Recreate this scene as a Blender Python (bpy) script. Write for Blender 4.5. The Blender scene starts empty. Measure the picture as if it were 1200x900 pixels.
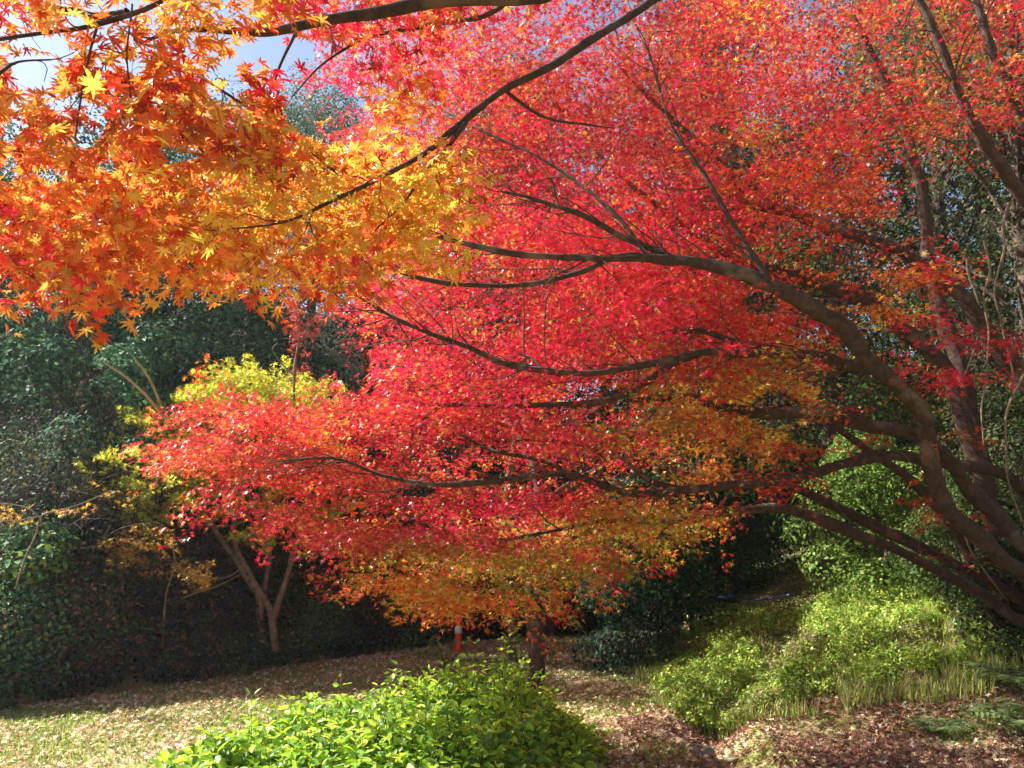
import bpy, math, random
import numpy as np
from mathutils import Vector

R = np.random.default_rng(7)
random.seed(7)
SC = bpy.context.scene
COL = SC.collection

# ------------------------------------------------------------------ camera, sky, sun, exposure
CAMZ = 1.5
PITCH = math.radians(11.6)
FPX = 924.0                       # focal length in pixels of the 1200 px wide photograph
cam = bpy.data.cameras.new('camera')
cam.sensor_width = 36.0
cam.lens = 36.0 * FPX / 1200.0
cam.clip_start = 0.05
cam.clip_end = 2000
co = bpy.data.objects.new('camera', cam)
COL.objects.link(co)
co.location = (0, 0, CAMZ)
co.rotation_euler = (math.pi / 2 + PITCH, 0, 0)
SC.camera = co

SUN_EL = math.radians(42)
SUN_AZ = math.radians(-72)        # left of straight ahead
world = bpy.data.worlds.new('World')
SC.world = world
world.use_nodes = True
nt = world.node_tree
sky = nt.nodes.new('ShaderNodeTexSky')
sky.sky_type = 'NISHITA'
sky.sun_disc = False
sky.sun_elevation = SUN_EL
sky.sun_rotation = SUN_AZ
sky.air_density = 1.0
sky.dust_density = 1.2
nt.links.new(sky.outputs[0], nt.nodes['Background'].inputs[0])
nt.nodes['Background'].inputs[1].default_value = 0.062

sl = bpy.data.lights.new('sun', 'SUN')
sl.energy = 5.0
sl.angle = math.radians(0.5)
sl.color = (1.0, 0.95, 0.86)
so = bpy.data.objects.new('sun', sl)
COL.objects.link(so)
SD = Vector((math.sin(SUN_AZ) * math.cos(SUN_EL), math.cos(SUN_AZ) * math.cos(SUN_EL), math.sin(SUN_EL)))
so.rotation_euler = SD.to_track_quat('Z', 'Y').to_euler()
so.location = (-20, 20, 30)

SC.view_settings.view_transform = 'Standard'
SC.view_settings.look = 'None'
SC.view_settings.exposure = 1.8
SC.view_settings.gamma = 1.0
SC.cycles.max_bounces = 8
SC.cycles.diffuse_bounces = 3
SC.cycles.glossy_bounces = 2
SC.cycles.transmission_bounces = 4
SC.cycles.use_denoising = True
SC.cycles.sample_clamp_indirect = 6.0
SC.cycles.caustics_reflective = False
SC.cycles.caustics_refractive = False

# ------------------------------------------------------------------ helpers
CP, SP = math.cos(PITCH), math.sin(PITCH)


def ray(px, py):
    px = np.asarray(px, float); py = np.asarray(py, float)
    a = (px - 600) / FPX; b = (450 - py) / FPX
    return np.stack([a, CP - b * SP, SP + b * CP], -1)


def at(px, py, Y):
    d = ray(px, py)
    Y = np.asarray(Y, float)
    t = Y / d[..., 1]
    return d * t[..., None] + np.array([0, 0, CAMZ])


def to_px(P):
    q = P - np.array([0, 0, CAMZ])
    z = q[:, 1] * CP + q[:, 2] * SP
    u = -q[:, 1] * SP + q[:, 2] * CP
    z = np.maximum(z, .05)
    return 600 + FPX * q[:, 0] / z, 450 - FPX * u / z


def in_poly(px, py, poly):
    poly = np.asarray(poly, float)
    ins = np.zeros(len(px), bool)
    j = len(poly) - 1
    for i in range(len(poly)):
        xi, yi = poly[i]; xj, yj = poly[j]
        c = ((yi > py) != (yj > py)) & (px < (xj - xi) * (py - yi) / (yj - yi + 1e-12) + xi)
        ins ^= c
        j = i
    return ins


def smooth(pts, n):
    """Catmull-Rom through rows of pts (any width), about n samples per span"""
    pts = np.asarray(pts, float)
    P = np.vstack([2 * pts[0] - pts[1], pts, 2 * pts[-1] - pts[-2]])
    out = []
    for i in range(1, len(P) - 2):
        t = np.linspace(0, 1, n, endpoint=False)[:, None]
        a, b, c, d = P[i - 1], P[i], P[i + 1], P[i + 2]
        out.append(.5 * ((2 * b) + (-a + c) * t + (2 * a - 5 * b + 4 * c - d) * t ** 2 + (-a + 3 * b - 3 * c + d) * t ** 3))
    out.append(pts[-1:])
    return np.vstack(out)


_tab = np.random.default_rng(3).random((64, 64, 64))


def noise3(P, s=1.0):
    Q = np.asarray(P) * s + 1000.0
    I = np.floor(Q).astype(int); F = Q - I; F = F * F * (3 - 2 * F)
    r = 0
    for dx in (0, 1):
        for dy in (0, 1):
            for dz in (0, 1):
                w = (F[..., 0] if dx else 1 - F[..., 0]) * (F[..., 1] if dy else 1 - F[..., 1]) * (F[..., 2] if dz else 1 - F[..., 2])
                r = r + w * _tab[(I[..., 0] + dx) % 64, (I[..., 1] + dy) % 64, (I[..., 2] + dz) % 64]
    return r


def noise2(x, y, s=1.0, seed=0.0):
    return noise3(np.stack([x, y, np.full_like(x, seed)], -1), s)


def norm(v):
    return v / np.maximum(np.linalg.norm(v, axis=-1, keepdims=True), 1e-9)


def make_mesh(name, V, F, mat, parent=None, col=None, smooth_shade=False, uv=None):
    """V (n,3); F list of arrays (m,k) with constant k each"""
    me = bpy.data.meshes.new(name)
    V = np.ascontiguousarray(V, dtype=np.float32)
    me.vertices.add(len(V)); me.vertices.foreach_set('co', V.ravel())
    Fs = F if isinstance(F, list) else [F]
    Fs = [f for f in Fs if len(f)]
    loops = np.concatenate([f.ravel() for f in Fs]).astype(np.int32)
    tot = np.concatenate([np.full(len(f), f.shape[1], np.int32) for f in Fs])
    start = np.concatenate([[0], np.cumsum(tot)[:-1]]).astype(np.int32)
    me.loops.add(len(loops)); me.loops.foreach_set('vertex_index', loops)
    me.polygons.add(len(tot)); me.polygons.foreach_set('loop_start', start)
    try:
        me.polygons.foreach_set('loop_total', tot)
    except Exception:
        pass
    if smooth_shade:
        me.polygons.foreach_set('use_smooth', np.ones(len(tot), bool))
    me.update(calc_edges=True)
    if col is not None:
        a = me.color_attributes.new('leafcol', 'FLOAT_COLOR', 'POINT')
        c = np.ones((len(V), 4), np.float32); c[:, :3] = col
        a.data.foreach_set('color', c.ravel())
    me.materials.append(mat)
    o = bpy.data.objects.new(name, me)
    COL.objects.link(o)
    if parent is not None:
        o.parent = parent
        o.matrix_parent_inverse = parent.matrix_basis.inverted() if False else o.matrix_parent_inverse
        # vertices are given in world space: move them into the parent's space
        loc = np.array(parent.location)
        V2 = V - loc.astype(np.float32)
        me.vertices.foreach_set('co', V2.ravel()); me.update()
    return o


def tag(o, label=None, cat=None, group=None, kind=None):
    if label: o['label'] = label
    if cat: o['category'] = cat
    if group: o['group'] = group
    if kind: o['kind'] = kind
    return o


def thing(name, label, cat, loc, group=None):
    o = bpy.data.objects.new(name, None)
    o.empty_display_size = .2
    COL.objects.link(o)
    o.location = [float(v) for v in loc]
    return tag(o, label, cat, group)


class Tubes:
    def __init__(s):
        s.V = []; s.F = []; s.n = 0

    def add(s, P, r, k=8, rough=0.0):
        P = np.asarray(P, float); n = len(P)
        r = np.broadcast_to(np.asarray(r, float), (n,)).copy()
        T = norm(np.gradient(P, axis=0))
        a = np.array([0, 0, 1.0]) if abs(T[0, 2]) < .9 else np.array([1.0, 0, 0])
        N = np.empty_like(P)
        v = np.cross(T[0], a); v /= np.linalg.norm(v)
        for i in range(n):
            v = v - T[i] * np.dot(v, T[i]); v /= max(np.linalg.norm(v), 1e-9)
            N[i] = v
        B = np.cross(T, N)
        th = np.arange(k) * 2 * np.pi / k
        rr = r[:, None] * np.ones((1, k))
        if rough:
            Q = P[:, None, :] + (N[:, None, :] * np.cos(th)[None, :, None] + B[:, None, :] * np.sin(th)[None, :, None]) * rr[..., None]
            rr = rr * (1 + rough * (noise3(Q, 9.0) - .5) * 2 + rough * .8 * (noise3(Q, 25.0) - .5))
        ring = P[:, None, :] + (N[:, None, :] * np.cos(th)[None, :, None] + B[:, None, :] * np.sin(th)[None, :, None]) * rr[..., None]
        i0 = s.n
        s.V.append(ring.reshape(-1, 3))
        i = np.arange(n - 1)[:, None]; j = np.arange(k)[None, :]
        a_ = i0 + i * k + j; b_ = i0 + i * k + (j + 1) % k
        s.F.append(np.stack([a_, b_, b_ + k, a_ + k], -1).reshape(-1, 4))
        s.n += n * k
        # closed tip
        s.V.append(P[-1:] + T[-1:] * r[-1]); tip = s.n; s.n += 1
        jj = np.arange(k)
        l0 = i0 + (n - 1) * k
        s.F.append(np.stack([l0 + jj, l0 + (jj + 1) % k, np.full(k, tip), np.full(k, tip)], -1)[:, :3].reshape(-1, 3))

    def build(s, name, mat, parent=None):
        V = np.vstack(s.V)
        q = [f for f in s.F if f.shape[1] == 4]; t = [f for f in s.F if f.shape[1] == 3]
        return make_mesh(name, V, [np.vstack(q), np.vstack(t)], mat, parent, smooth_shade=True)


# ---- leaf templates: local x = side, y = towards tip, z = up; faces as index arrays
def maple_template(lobes=5, detail=False):
    if lobes == 5:
        ang = np.radians([-100, -50, 0, 50, 100]); L = [.62, .92, 1.05, .92, .62]
    else:
        ang = np.radians([-128, -82, -40, 0, 40, 82, 128]); L = [.42, .75, .95, 1.05, .95, .75, .42]
    V = [[0, 0, 0]]; F = []
    halves = np.diff(ang) / 2
    notch = np.concatenate([[ang[0] - .42], ang[:-1] + halves, [ang[-1] + .42]])
    nr = .26
    def pt(a, r):
        return [math.sin(a) * r, math.cos(a) * r, -.16 * r * r]
    for a in notch:
        V.append(pt(a, nr))
    nl = len(ang)
    for i in range(nl):
        a = ang[i]; l = L[i]
        if detail:
            b = len(V)
            V.append(pt(a - .20, l * .58)); V.append(pt(a, l)); V.append(pt(a + .20, l * .58))
            V.append([v for v in pt(a, l * .5)]); V[-1][2] -= .05
            F += [(0, 1 + i, b, b + 3), (b + 3, b, b + 1, b + 1), (0, b + 3, b + 2, 2 + i), (b + 3, b + 1, b + 2, b + 2)]
        else:
            b = len(V); V.append(pt(a, l))
            F.append((0, 1 + i, b, 2 + i))
    return np.array(V, float), F


def split_faces(F):
    q = [f for f in F if len(set(f)) == 4]; t = [tuple(dict.fromkeys(f)) for f in F if len(set(f)) == 3]
    return [np.array(x, int) for x in (q, t) if x]


MAPLE5 = maple_template(5); MAPLE7 = maple_template(7, True)
OVAL = (np.array([[0, 0, 0], [-.26, .35, .06], [-.22, .72, .05], [0, 1.05, -.06], [.22, .72, .05], [.26, .35, .06], [0, .5, -.02]], float),
        [(0, 1, 2, 6), (6, 2, 3, 3), (0, 6, 4, 5), (6, 3, 4, 4)])
DIA = (np.array([[0, 0, 0], [-.3, .5, .07], [0, 1.0, -.05], [.3, .5, .07]], float), [(0, 1, 2, 3)])
LANCE = (np.array([[0, 0, 0], [-.09, .45, .03], [0, 1.0, -.12], [.09, .45, .03]], float), [(0, 1, 2, 3)])


def leaves(name, P, N, U, size, col, tmpl, mat, parent=None):
    """one mesh of many leaves"""
    T, F = tmpl
    n = len(P); k = len(T)
    N = norm(N); U = U - N * np.sum(U * N, -1, keepdims=True); U = norm(U); S = np.cross(U, N)
    if k > 7:      # every maple leaf curls and folds a little differently
        Tz = T[None, :, 2] * R.uniform(-.4, 3.2, n)[:, None] + R.uniform(-.1, .55, n)[:, None] * np.abs(T[None, :, 0]) + R.normal(size=n)[:, None] * .12 * T[None, :, 0]
    else:
        Tz = np.broadcast_to(T[None, :, 2], (n, k))
    V = (P[:, None, :] + size[:, None, None] * (S[:, None, :] * T[None, :, 0:1] + U[:, None, :] * T[None, :, 1:2] + N[:, None, :] * Tz[:, :, None]))
    Fs = []
    for f in split_faces(F):
        Fs.append((f[None] + (np.arange(n) * k)[:, None, None]).reshape(-1, f.shape[1]))
    c = np.repeat(col, k, axis=0)
    return make_mesh(name, V.reshape(-1, 3), Fs, mat, parent, col=c)


def rand_dirs(n):
    v = R.normal(size=(n, 3)); return norm(v)


# ------------------------------------------------------------------ materials
def new_mat(name):
    m = bpy.data.materials.new(name); m.use_nodes = True
    nt = m.node_tree
    return m, nt, nt.nodes['Principled BSDF'], nt.nodes['Material Output']


def leaf_mat(name, trans=.5, rough=.4, boost=1.0, spec=.5, tshift=1.0):
    m, nt, p, out = new_mat(name)
    a = nt.nodes.new('ShaderNodeAttribute'); a.attribute_name = 'leafcol'
    p.inputs['Roughness'].default_value = rough
    p.inputs['Specular IOR Level'].default_value = spec
    nt.links.new(a.outputs['Color'], p.inputs['Base Color'])
    hs = nt.nodes.new('ShaderNodeHueSaturation'); hs.inputs['Saturation'].default_value = tshift; hs.inputs['Value'].default_value = boost
    nt.links.new(a.outputs['Color'], hs.inputs['Color'])
    t = nt.nodes.new('ShaderNodeBsdfTranslucent')
    nt.links.new(hs.outputs[0], t.inputs['Color'])
    mx = nt.nodes.new('ShaderNodeMixShader'); mx.inputs[0].default_value = trans
    nt.links.new(p.outputs[0], mx.inputs[1]); nt.links.new(t.outputs[0], mx.inputs[2])
    nt.links.new(mx.outputs[0], out.inputs['Surface'])
    return m


def bark_mat(name, c1, c2, scale=14, bump=.5, moss=None, c3=None):
    m, nt, p, out = new_mat(name)
    tc = nt.nodes.new('ShaderNodeTexCoord')
    n1 = nt.nodes.new('ShaderNodeTexNoise'); n1.inputs['Scale'].default_value = scale; n1.inputs['Detail'].default_value = 8; n1.inputs['Roughness'].default_value = .7
    nt.links.new(tc.outputs['Object'], n1.inputs['Vector'])
    r = nt.nodes.new('ShaderNodeValToRGB')
    r.color_ramp.elements[0].position = .35; r.color_ramp.elements[0].color = (*c1, 1)
    r.color_ramp.elements[1].position = .68; r.color_ramp.elements[1].color = (*c2, 1)
    nt.links.new(n1.outputs['Fac'], r.inputs[0])
    last = r.outputs[0]
    if c3:
        n2 = nt.nodes.new('ShaderNodeTexNoise'); n2.inputs['Scale'].default_value = 5; n2.inputs['Detail'].default_value = 5
        nt.links.new(tc.outputs['Object'], n2.inputs['Vector'])
        r2 = nt.nodes.new('ShaderNodeValToRGB'); r2.color_ramp.elements[0].position = .55; r2.color_ramp.elements[1].position = .66
        nt.links.new(n2.outputs['Fac'], r2.inputs[0])
        mx = nt.nodes.new('ShaderNodeMix'); mx.data_type = 'RGBA'
        nt.links.new(r2.outputs[0], mx.inputs[0]); nt.links.new(last, mx.inputs[6]); mx.inputs[7].default_value = (*c3, 1)
        last = mx.outputs[2]
    nt.links.new(last, p.inputs['Base Color'])
    p.inputs['Roughness'].default_value = .85
    n3 = nt.nodes.new('ShaderNodeTexNoise'); n3.inputs['Scale'].default_value = scale * 4; n3.inputs['Detail'].default_value = 6; n3.inputs['Roughness'].default_value = .8
    nt.links.new(tc.outputs['Object'], n3.inputs['Vector'])
    ad = nt.nodes.new('ShaderNodeMath'); ad.operation = 'ADD'
    nt.links.new(n1.outputs['Fac'], ad.inputs[0]); nt.links.new(n3.outputs['Fac'], ad.inputs[1])
    b = nt.nodes.new('ShaderNodeBump'); b.inputs['Strength'].default_value = bump; b.inputs['Distance'].default_value = .03
    nt.links.new(ad.outputs[0], b.inputs['Height']); nt.links.new(b.outputs[0], p.inputs['Normal'])
    return m


M_RED = leaf_mat('maple_leaf_red', .45, .40, 1.0, .5, 1.0)
M_NEAR = leaf_mat('maple_leaf_orange', .5, .38, 1.0, .5, 1.0)
M_YEL = leaf_mat('maple_leaf_yellow', .5, .5)
M_GREEN = leaf_mat('evergreen_leaf', .3, .55, 1.2, .08)
M_SHRUB = leaf_mat('shrub_leaf', .5, .42, 1.1, .4)
M_GRASS = leaf_mat('grass_blade', .4, .5)
M_LITTER = leaf_mat('fallen_leaf', .15, .75, 1.0, .2)
M_BARK = bark_mat('maple_bark', (.035, .017, .011), (.15, .070, .042), 18, 1.0, c3=(.22, .14, .10))
M_BARKD = bark_mat('dark_bark', (.03, .018, .012), (.12, .07, .045), 14, .8, c3=(.2, .15, .1))
M_BARKP = bark_mat('pale_bark', (.10, .065, .04), (.26, .18, .11), 12, .4)
M_TWIG = bark_mat('dry_twig', (.035, .02, .018), (.11, .065, .055), 10, .2)
M_TWIGY = bark_mat('yellow_stem', (.25, .15, .06), (.42, .28, .1), 10, .2)

PAL = {
    'crimson': [(.78, .018, .05), (.82, .03, .05), (.60, .010, .03), (.85, .07, .05), (.84, .025, .11), (.85, .24, .06), (.42, .01, .02)],
    'scarlet': [(.84, .06, .04), (.82, .035, .045), (.86, .14, .05), (.86, .27, .07), (.80, .025, .07), (.58, .03, .03)],
    'pink': [(.86, .025, .12), (.86, .02, .07), (.78, .02, .08), (.86, .08, .07)],
    'orange': [(.84, .24, .03), (.88, .36, .06), (.84, .16, .03), (.88, .46, .09), (.78, .11, .03)],
    'gold': [(.88, .54, .07), (.88, .42, .05), (.82, .62, .08), (.85, .30, .04)],
    'olive': [(.34, .31, .03), (.46, .34, .03), (.26, .32, .04), (.62, .30, .04), (.55, .16, .03)],
    'green': [(.20, .33, .03), (.33, .40, .04), (.45, .45, .05), (.5, .3, .03)],
    'rust': [(.62, .10, .02), (.70, .05, .02), (.55, .2, .03), (.75, .12, .02), (.45, .03, .015)],
}
PALN = list(PAL)
PALA = [np.array(PAL[k]) for k in PALN]


def zone_colours(px, py, zones, base, jitter=.12, mixture=0.12, key=None):
    """pick a palette per leaf from soft regions of the crown, then a colour of it"""
    n = len(px)
    W = np.zeros((n, len(PALN)))
    for k, w in base.items():
        W[:, PALN.index(k)] += w
    for cx, cy, rx, ry, k, w in zones:
        W[:, PALN.index(k)] += w * np.exp(-(((px - cx) / rx) ** 2 + ((py - cy) / ry) ** 2))
    W = W ** 1.5
    W /= W.sum(1, keepdims=True)
    cs = np.cumsum(W, 1)
    u = R.random(n)
    if key is not None:                     # leaves of one spray tend to share a palette
        u = np.where(R.random(n) < .75, key, u)
    k = (u[:, None] > cs).sum(1).clip(0, len(PALN) - 1)
    out = np.zeros((n, 3))
    for i, A in enumerate(PALA):
        m = k == i
        out[m] = A[R.integers(0, len(A), m.sum())]
    out *= (1 + jitter * R.normal(size=(n, 1))).clip(.5, 1.3)
    return out.clip(.003, .9)


def pick(n, cols, jit=.15):
    A = np.array(cols)
    return (A[R.integers(0, len(A), n)] * (1 + jit * R.normal(size=(n, 1))).clip(.4, 1.6)).clip(.002, .9)


# ------------------------------------------------------------------ terrain
FOOT = np.array([(-60, 26), (-25, 14.5), (-12, 10.5), (-7, 8.7), (-4.9, 7.5), (-3.6, 9.4), (-2.4, 11.3), (-.8, 13.0), (2, 14.5), (6, 15.2), (12, 13), (22, 8), (40, -10)], float)  # left stretch out of view is shaped to let sun into the clearing


def foot_dist(x, y):
    best = np.full(x.shape, 1e9); sg = np.ones(x.shape)
    for a, b in zip(FOOT[:-1], FOOT[1:]):
        d = b - a; L = d @ d
        t = (((x - a[0]) * d[0] + (y - a[1]) * d[1]) / L).clip(0, 1)
        qx = a[0] + t * d[0]; qy = a[1] + t * d[1]
        ds = np.hypot(x - qx, y - qy)
        cr = d[0] * (y - a[1]) - d[1] * (x - a[0])
        m = ds < best
        best = np.where(m, ds, best); sg = np.where(m, np.sign(cr), sg)
    return best * sg


GULLY = np.array([(1.45, 4.2), (1.62, 5.3), (1.75, 6.0), (1.55, 6.9), (1.9, 7.6), (2.6, 8.3), (3.2, 9.6)])


def poly_dist(x, y, P):
    best = np.full(np.shape(x), 1e9)
    for a, b in zip(P[:-1], P[1:]):
        d = b - a; t = (((x - a[0]) * d[0] + (y - a[1]) * d[1]) / (d @ d)).clip(0, 1)
        best = np.minimum(best, np.hypot(x - a[0] - t * d[0], y - a[1] - t * d[1]))
    return best


def ground_z(x, y):
    x = np.asarray(x, float); y = np.asarray(y, float)
    s = foot_dist(x, y)
    sp = np.maximum(s, 0)
    w = 1 / (1 + np.exp((x + .5) / 1.2))                 # 1 on the left hill, 0 behind the centre
    up = w * (11 * (1 - np.exp(-sp / 11.0)) * 1.15) + (1 - w) * (9 * (1 - np.exp(-sp / 18.0)))
    bank = np.maximum(0, (x - 2.3 - (y - 6) * -.12)) * (np.clip((y - 5.6) / 2.4, 0, 1) * .85 + .15 * np.clip((y - 1) / 4, 0, 1))
    z = up + np.minimum(bank * .36, 3.2)
    z = z + .05 * (noise2(x, y, .6) - .5) + .025 * (noise2(x, y, 2.1, 5) - .5) + np.clip(s, 0, 3) * .25 * (noise2(x, y, .8, 9) - .5)
    g = poly_dist(x, y, GULLY)
    z = z - .16 * np.exp(-(g / .22) ** 2) + .05 * np.exp(-((g - .42) / .18) ** 2)
    return z


def gz(x, y):
    return float(ground_z(np.array([float(x)]), np.array([float(y)]))[0])


def axis_coords(lo, hi, step, far, k=1.25):
    a = list(np.arange(lo, hi + step / 2, step)); s = step
    while a[-1] < far: s *= k; a.append(a[-1] + s)
    s = step
    while a[0] > -far: s *= k; a.insert(0, a[0] - s)
    return np.array(a)


gx = axis_coords(-12, 10, .09, 600); gy = axis_coords(2.5, 18, .09, 600)
GX, GY = np.meshgrid(gx, gy)
GZ = ground_z(GX, GY)
n_x = len(gx); n_y = len(gy)
ii = np.arange(n_y - 1)[:, None] * n_x + np.arange(n_x - 1)[None]
gf = np.stack([ii, ii + 1, ii + 1 + n_x, ii + n_x], -1).reshape(-1, 4)

m, nt, p, out = new_mat('ground_soil')
tc = nt.nodes.new('ShaderNodeTexCoord')
def nz(scale, det=6, rough=.6, dist=0):
    n = nt.nodes.new('ShaderNodeTexNoise'); n.inputs['Scale'].default_value = scale; n.inputs['Detail'].default_value = det
    n.inputs['Roughness'].default_value = rough; n.inputs['Distortion'].default_value = dist
    nt.links.new(tc.outputs['Object'], n.inputs['Vector']); return n
def ramp(src, stops):
    r = nt.nodes.new('ShaderNodeValToRGB'); e = r.color_ramp.elements
    while len(e) < len(stops): e.new(.5)
    for q, (pos, c) in zip(e, stops): q.position = pos; q.color = (*c, 1)
    nt.links.new(src, r.inputs[0]); return r
a1 = ramp(nz(26, 8, .75).outputs['Fac'], [(.32, (.22, .16, .09)), (.5, (.42, .34, .20)), (.68, (.58, .49, .32))])
a2 = ramp(nz(40, 6, .8).outputs['Fac'], [(.35, (.14, .18, .04)), (.6, (.32, .36, .09)), (.7, (.46, .44, .16))])
msk = ramp(nz(1.1, 7, .65, .6).outputs['Fac'], [(.44, (0, 0, 0)), (.56, (1, 1, 1))])
att = nt.nodes.new('ShaderNodeAttribute'); att.attribute_name = 'leafcol'
mx = nt.nodes.new('ShaderNodeMix'); mx.data_type = 'RGBA'
nt.links.new(msk.outputs[0], mx.inputs[0]); nt.links.new(a1.outputs[0], mx.inputs[6]); nt.links.new(a2.outputs[0], mx.inputs[7])
# wooded slope: dark humus
a3 = ramp(nz(18, 8, .7).outputs['Fac'], [(.35, (.02, .014, .01)), (.65, (.07, .045, .03))])
mx2 = nt.nodes.new('ShaderNodeMix'); mx2.data_type = 'RGBA'
nt.links.new(att.outputs['Fac'], mx2.inputs[0]); nt.links.new(mx.outputs[2], mx2.inputs[6]); nt.links.new(a3.outputs[0], mx2.inputs[7])
nt.links.new(mx2.outputs[2], p.inputs['Base Color'])
p.inputs['Roughness'].default_value = .95; p.inputs['Specular IOR Level'].default_value = .1
b = nt.nodes.new('ShaderNodeBump'); b.inputs['Strength'].default_value = .8; b.inputs['Distance'].default_value = .03
nt.links.new(nz(30, 8, .8).outputs['Fac'], b.inputs['Height']); nt.links.new(b.outputs[0], p.inputs['Normal'])
M_GROUND = m
s_ = foot_dist(GX, GY).ravel()
hum = 1 / (1 + np.exp(-((s_ - .1) / .18).clip(-30, 30)))
gmask = np.repeat(hum[:, None], 3, 1)
ground = make_mesh('ground', np.stack([GX, GY, GZ], -1).reshape(-1, 3), gf, M_GROUND, None, col=gmask, smooth_shade=True)
tag(ground, 'clearing floor of pale soil, short grass and leaf litter rising into a wooded slope', None, None, 'structure')


# ------------------------------------------------------------------ thin haze in the valley air
hv = [(x, y, z) for z in (-3.0, 22.0) for x, y in ((-26, -6), (16, -6), (16, 30), (-26, 30))]
mh = bpy.data.materials.new('haze'); mh.use_nodes = True; nh = mh.node_tree; nh.nodes.remove(nh.nodes['Principled BSDF'])
pv = nh.nodes.new('ShaderNodeVolumePrincipled'); pv.inputs['Color'].default_value = (.80, .88, 1, 1)
pv.inputs['Density'].default_value = .0008; pv.inputs['Anisotropy'].default_value = .4
nh.links.new(pv.outputs[0], nh.nodes['Material Output'].inputs['Volume'])
hz_ = make_mesh('haze', np.array(hv, float), np.array([(0, 3, 2, 1), (4, 5, 6, 7), (0, 1, 5, 4), (1, 2, 6, 5), (2, 3, 7, 6), (3, 0, 4, 7)]), mh)
tag(hz_, 'thin bluish haze in the air of the valley', None, None, 'stuff')


# ------------------------------------------------------------------ a generic branch network
class Net:
    def __init__(s):
        s.P = []; s.T = []; s.Rd = []

    def limb(s, P, r):
        s.P += list(P); s.T += list(norm(np.gradient(P, axis=0))); s.Rd += list(r)

    def arrays(s):
        return np.array(s.P), np.array(s.T), np.array(s.Rd)


def grow_twigs(net, centres, tubes, cap=.012, order=None, tip=.0015):
    """connect each spray centre to the nearest branch already there; returns outward direction"""
    P, T, Rd = net.arrays()
    d0 = np.array([np.min(np.linalg.norm(P - c, axis=1)) for c in centres])
    idx = np.argsort(d0)
    dirs = np.zeros_like(centres)
    cap_n = len(P) + len(centres) * 3
    PP = np.empty((cap_n, 3)); TT = np.empty((cap_n, 3)); RR = np.empty(cap_n)
    n = len(P); PP[:n] = P; TT[:n] = T; RR[:n] = Rd
    for q in idx:
        c = centres[q]
        v = c - PP[:n]; dist = np.linalg.norm(v, axis=1) + 1e-6
        cosang = np.sum(v * TT[:n], 1) / dist
        cost = dist * (1.35 - .55 * cosang)
        k = int(np.argmin(cost))
        L = dist[k]
        a = PP[k]; b_ = a + (TT[k] * .45 + norm(v[k]) * .15) * L + np.array([0, 0, .04 * L]) + R.normal(size=3) * .03 * L
        t = np.linspace(0, 1, 6)[:, None]
        C = (1 - t) ** 2 * a + 2 * t * (1 - t) * b_ + t ** 2 * c
        C[1:-1] += R.normal(size=(4, 3)) * .012 * L
        r0 = min(RR[k] * .75, cap, .0022 + .009 * L)
        rr = np.linspace(r0, max(tip, r0 * .45), 6)
        tubes.add(C, rr, 4)
        tg = norm(np.gradient(C, axis=0))
        dirs[q] = tg[-1]
        for i in (2, 4, 5):
            PP[n] = C[i]; TT[n] = tg[i]; RR[n] = rr[i]; n += 1
    return dirs


def spray_leaves(centres, dirs, per, radius, size, tilt=.55, droop=.25, flat=.13):
    """leaves fanned in roughly horizontal layers round each centre"""
    n = len(centres)
    per = np.broadcast_to(per, (n,)).astype(int)
    ci = np.repeat(np.arange(n), per)
    m_ = len(ci)
    h = dirs.copy(); h[:, 2] *= .35; h = norm(h + R.normal(size=h.shape) * .05)
    side = norm(np.cross(h, np.array([0, 0, 1.0])))
    up = np.cross(side, h)
    # each spray has a tilt of its own
    rad = np.broadcast_to(radius, (n,))
    t = R.random(m_) ** .7 * 1.5 - .6
    t = R.random(m_) ** .8 * 1.9 - .6
    w = (R.random(m_) * 2 - 1) * (.82 - .5 * t)
    z = R.normal(size=m_) * flat
    rc = rad[ci][:, None]
    roll = (R.normal(size=n) * .25)[ci]
    P = centres[ci] + rc * (h[ci] * t[:, None] + side[ci] * w[:, None] + up[ci] * (z + w * roll)[:, None])
    P[:, 2] -= droop * rad[ci] * (t ** 2 + w ** 2) * .5
    N = up[ci] + R.normal(size=(m_, 3)) * tilt
    U = h[ci] + side[ci] * (w * .9)[:, None] + R.normal(size=(m_, 3)) * .45
    U[:, 2] -= .45
    s = size * (.65 + .6 * R.random(m_))
    return P, N, U, s, ci


def limb_world(pts, n=11):
    """rows (px, py, Y, width px) -> smooth world polyline and radii"""
    a = np.array(pts, float)
    W = at(a[:, 0], a[:, 1], a[:, 2])
    r = a[:, 3] / 2 * a[:, 2] / FPX * np.where((a[:, 0] > 1000) & (a[:, 3] > 14), .74, 1)
    q = smooth(np.column_stack([W, r]), n)
    C = q[:, :3]; rr = np.maximum(q[:, 3], .0015)
    wob = rr[:, None] * .35 * (np.stack([noise3(C, 4), noise3(C + 9, 4), noise3(C + 31, 4)], -1) - .5) * 2
    kn = (np.stack([noise3(C + 3, 1.9), noise3(C + 17, 1.9), noise3(C + 41, 1.9)], -1) - .5) * .07
    kn *= np.minimum(1, rr / .012)[:, None] * np.sin(np.linspace(0, np.pi, len(C)))[:, None] ** .5
    return C + wob + kn, rr


# ------------------------------------------------------------------ the big red maple on the right
BX, BY = 5.3, 6.7
BZ = gz(BX, BY)
maple = thing('red_maple_tree', 'broad crimson maple arching over the clearing from several stems at the right edge', 'tree', (BX, BY, BZ))
base = lambda dx=0, dy=0, h=.35: (BX + dx, BY + dy, BZ + h)


def w2row(p, wpx):
    p = np.array([p], float); u, v = to_px(p)
    return (u[0], v[0], p[0, 1], wpx)


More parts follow.
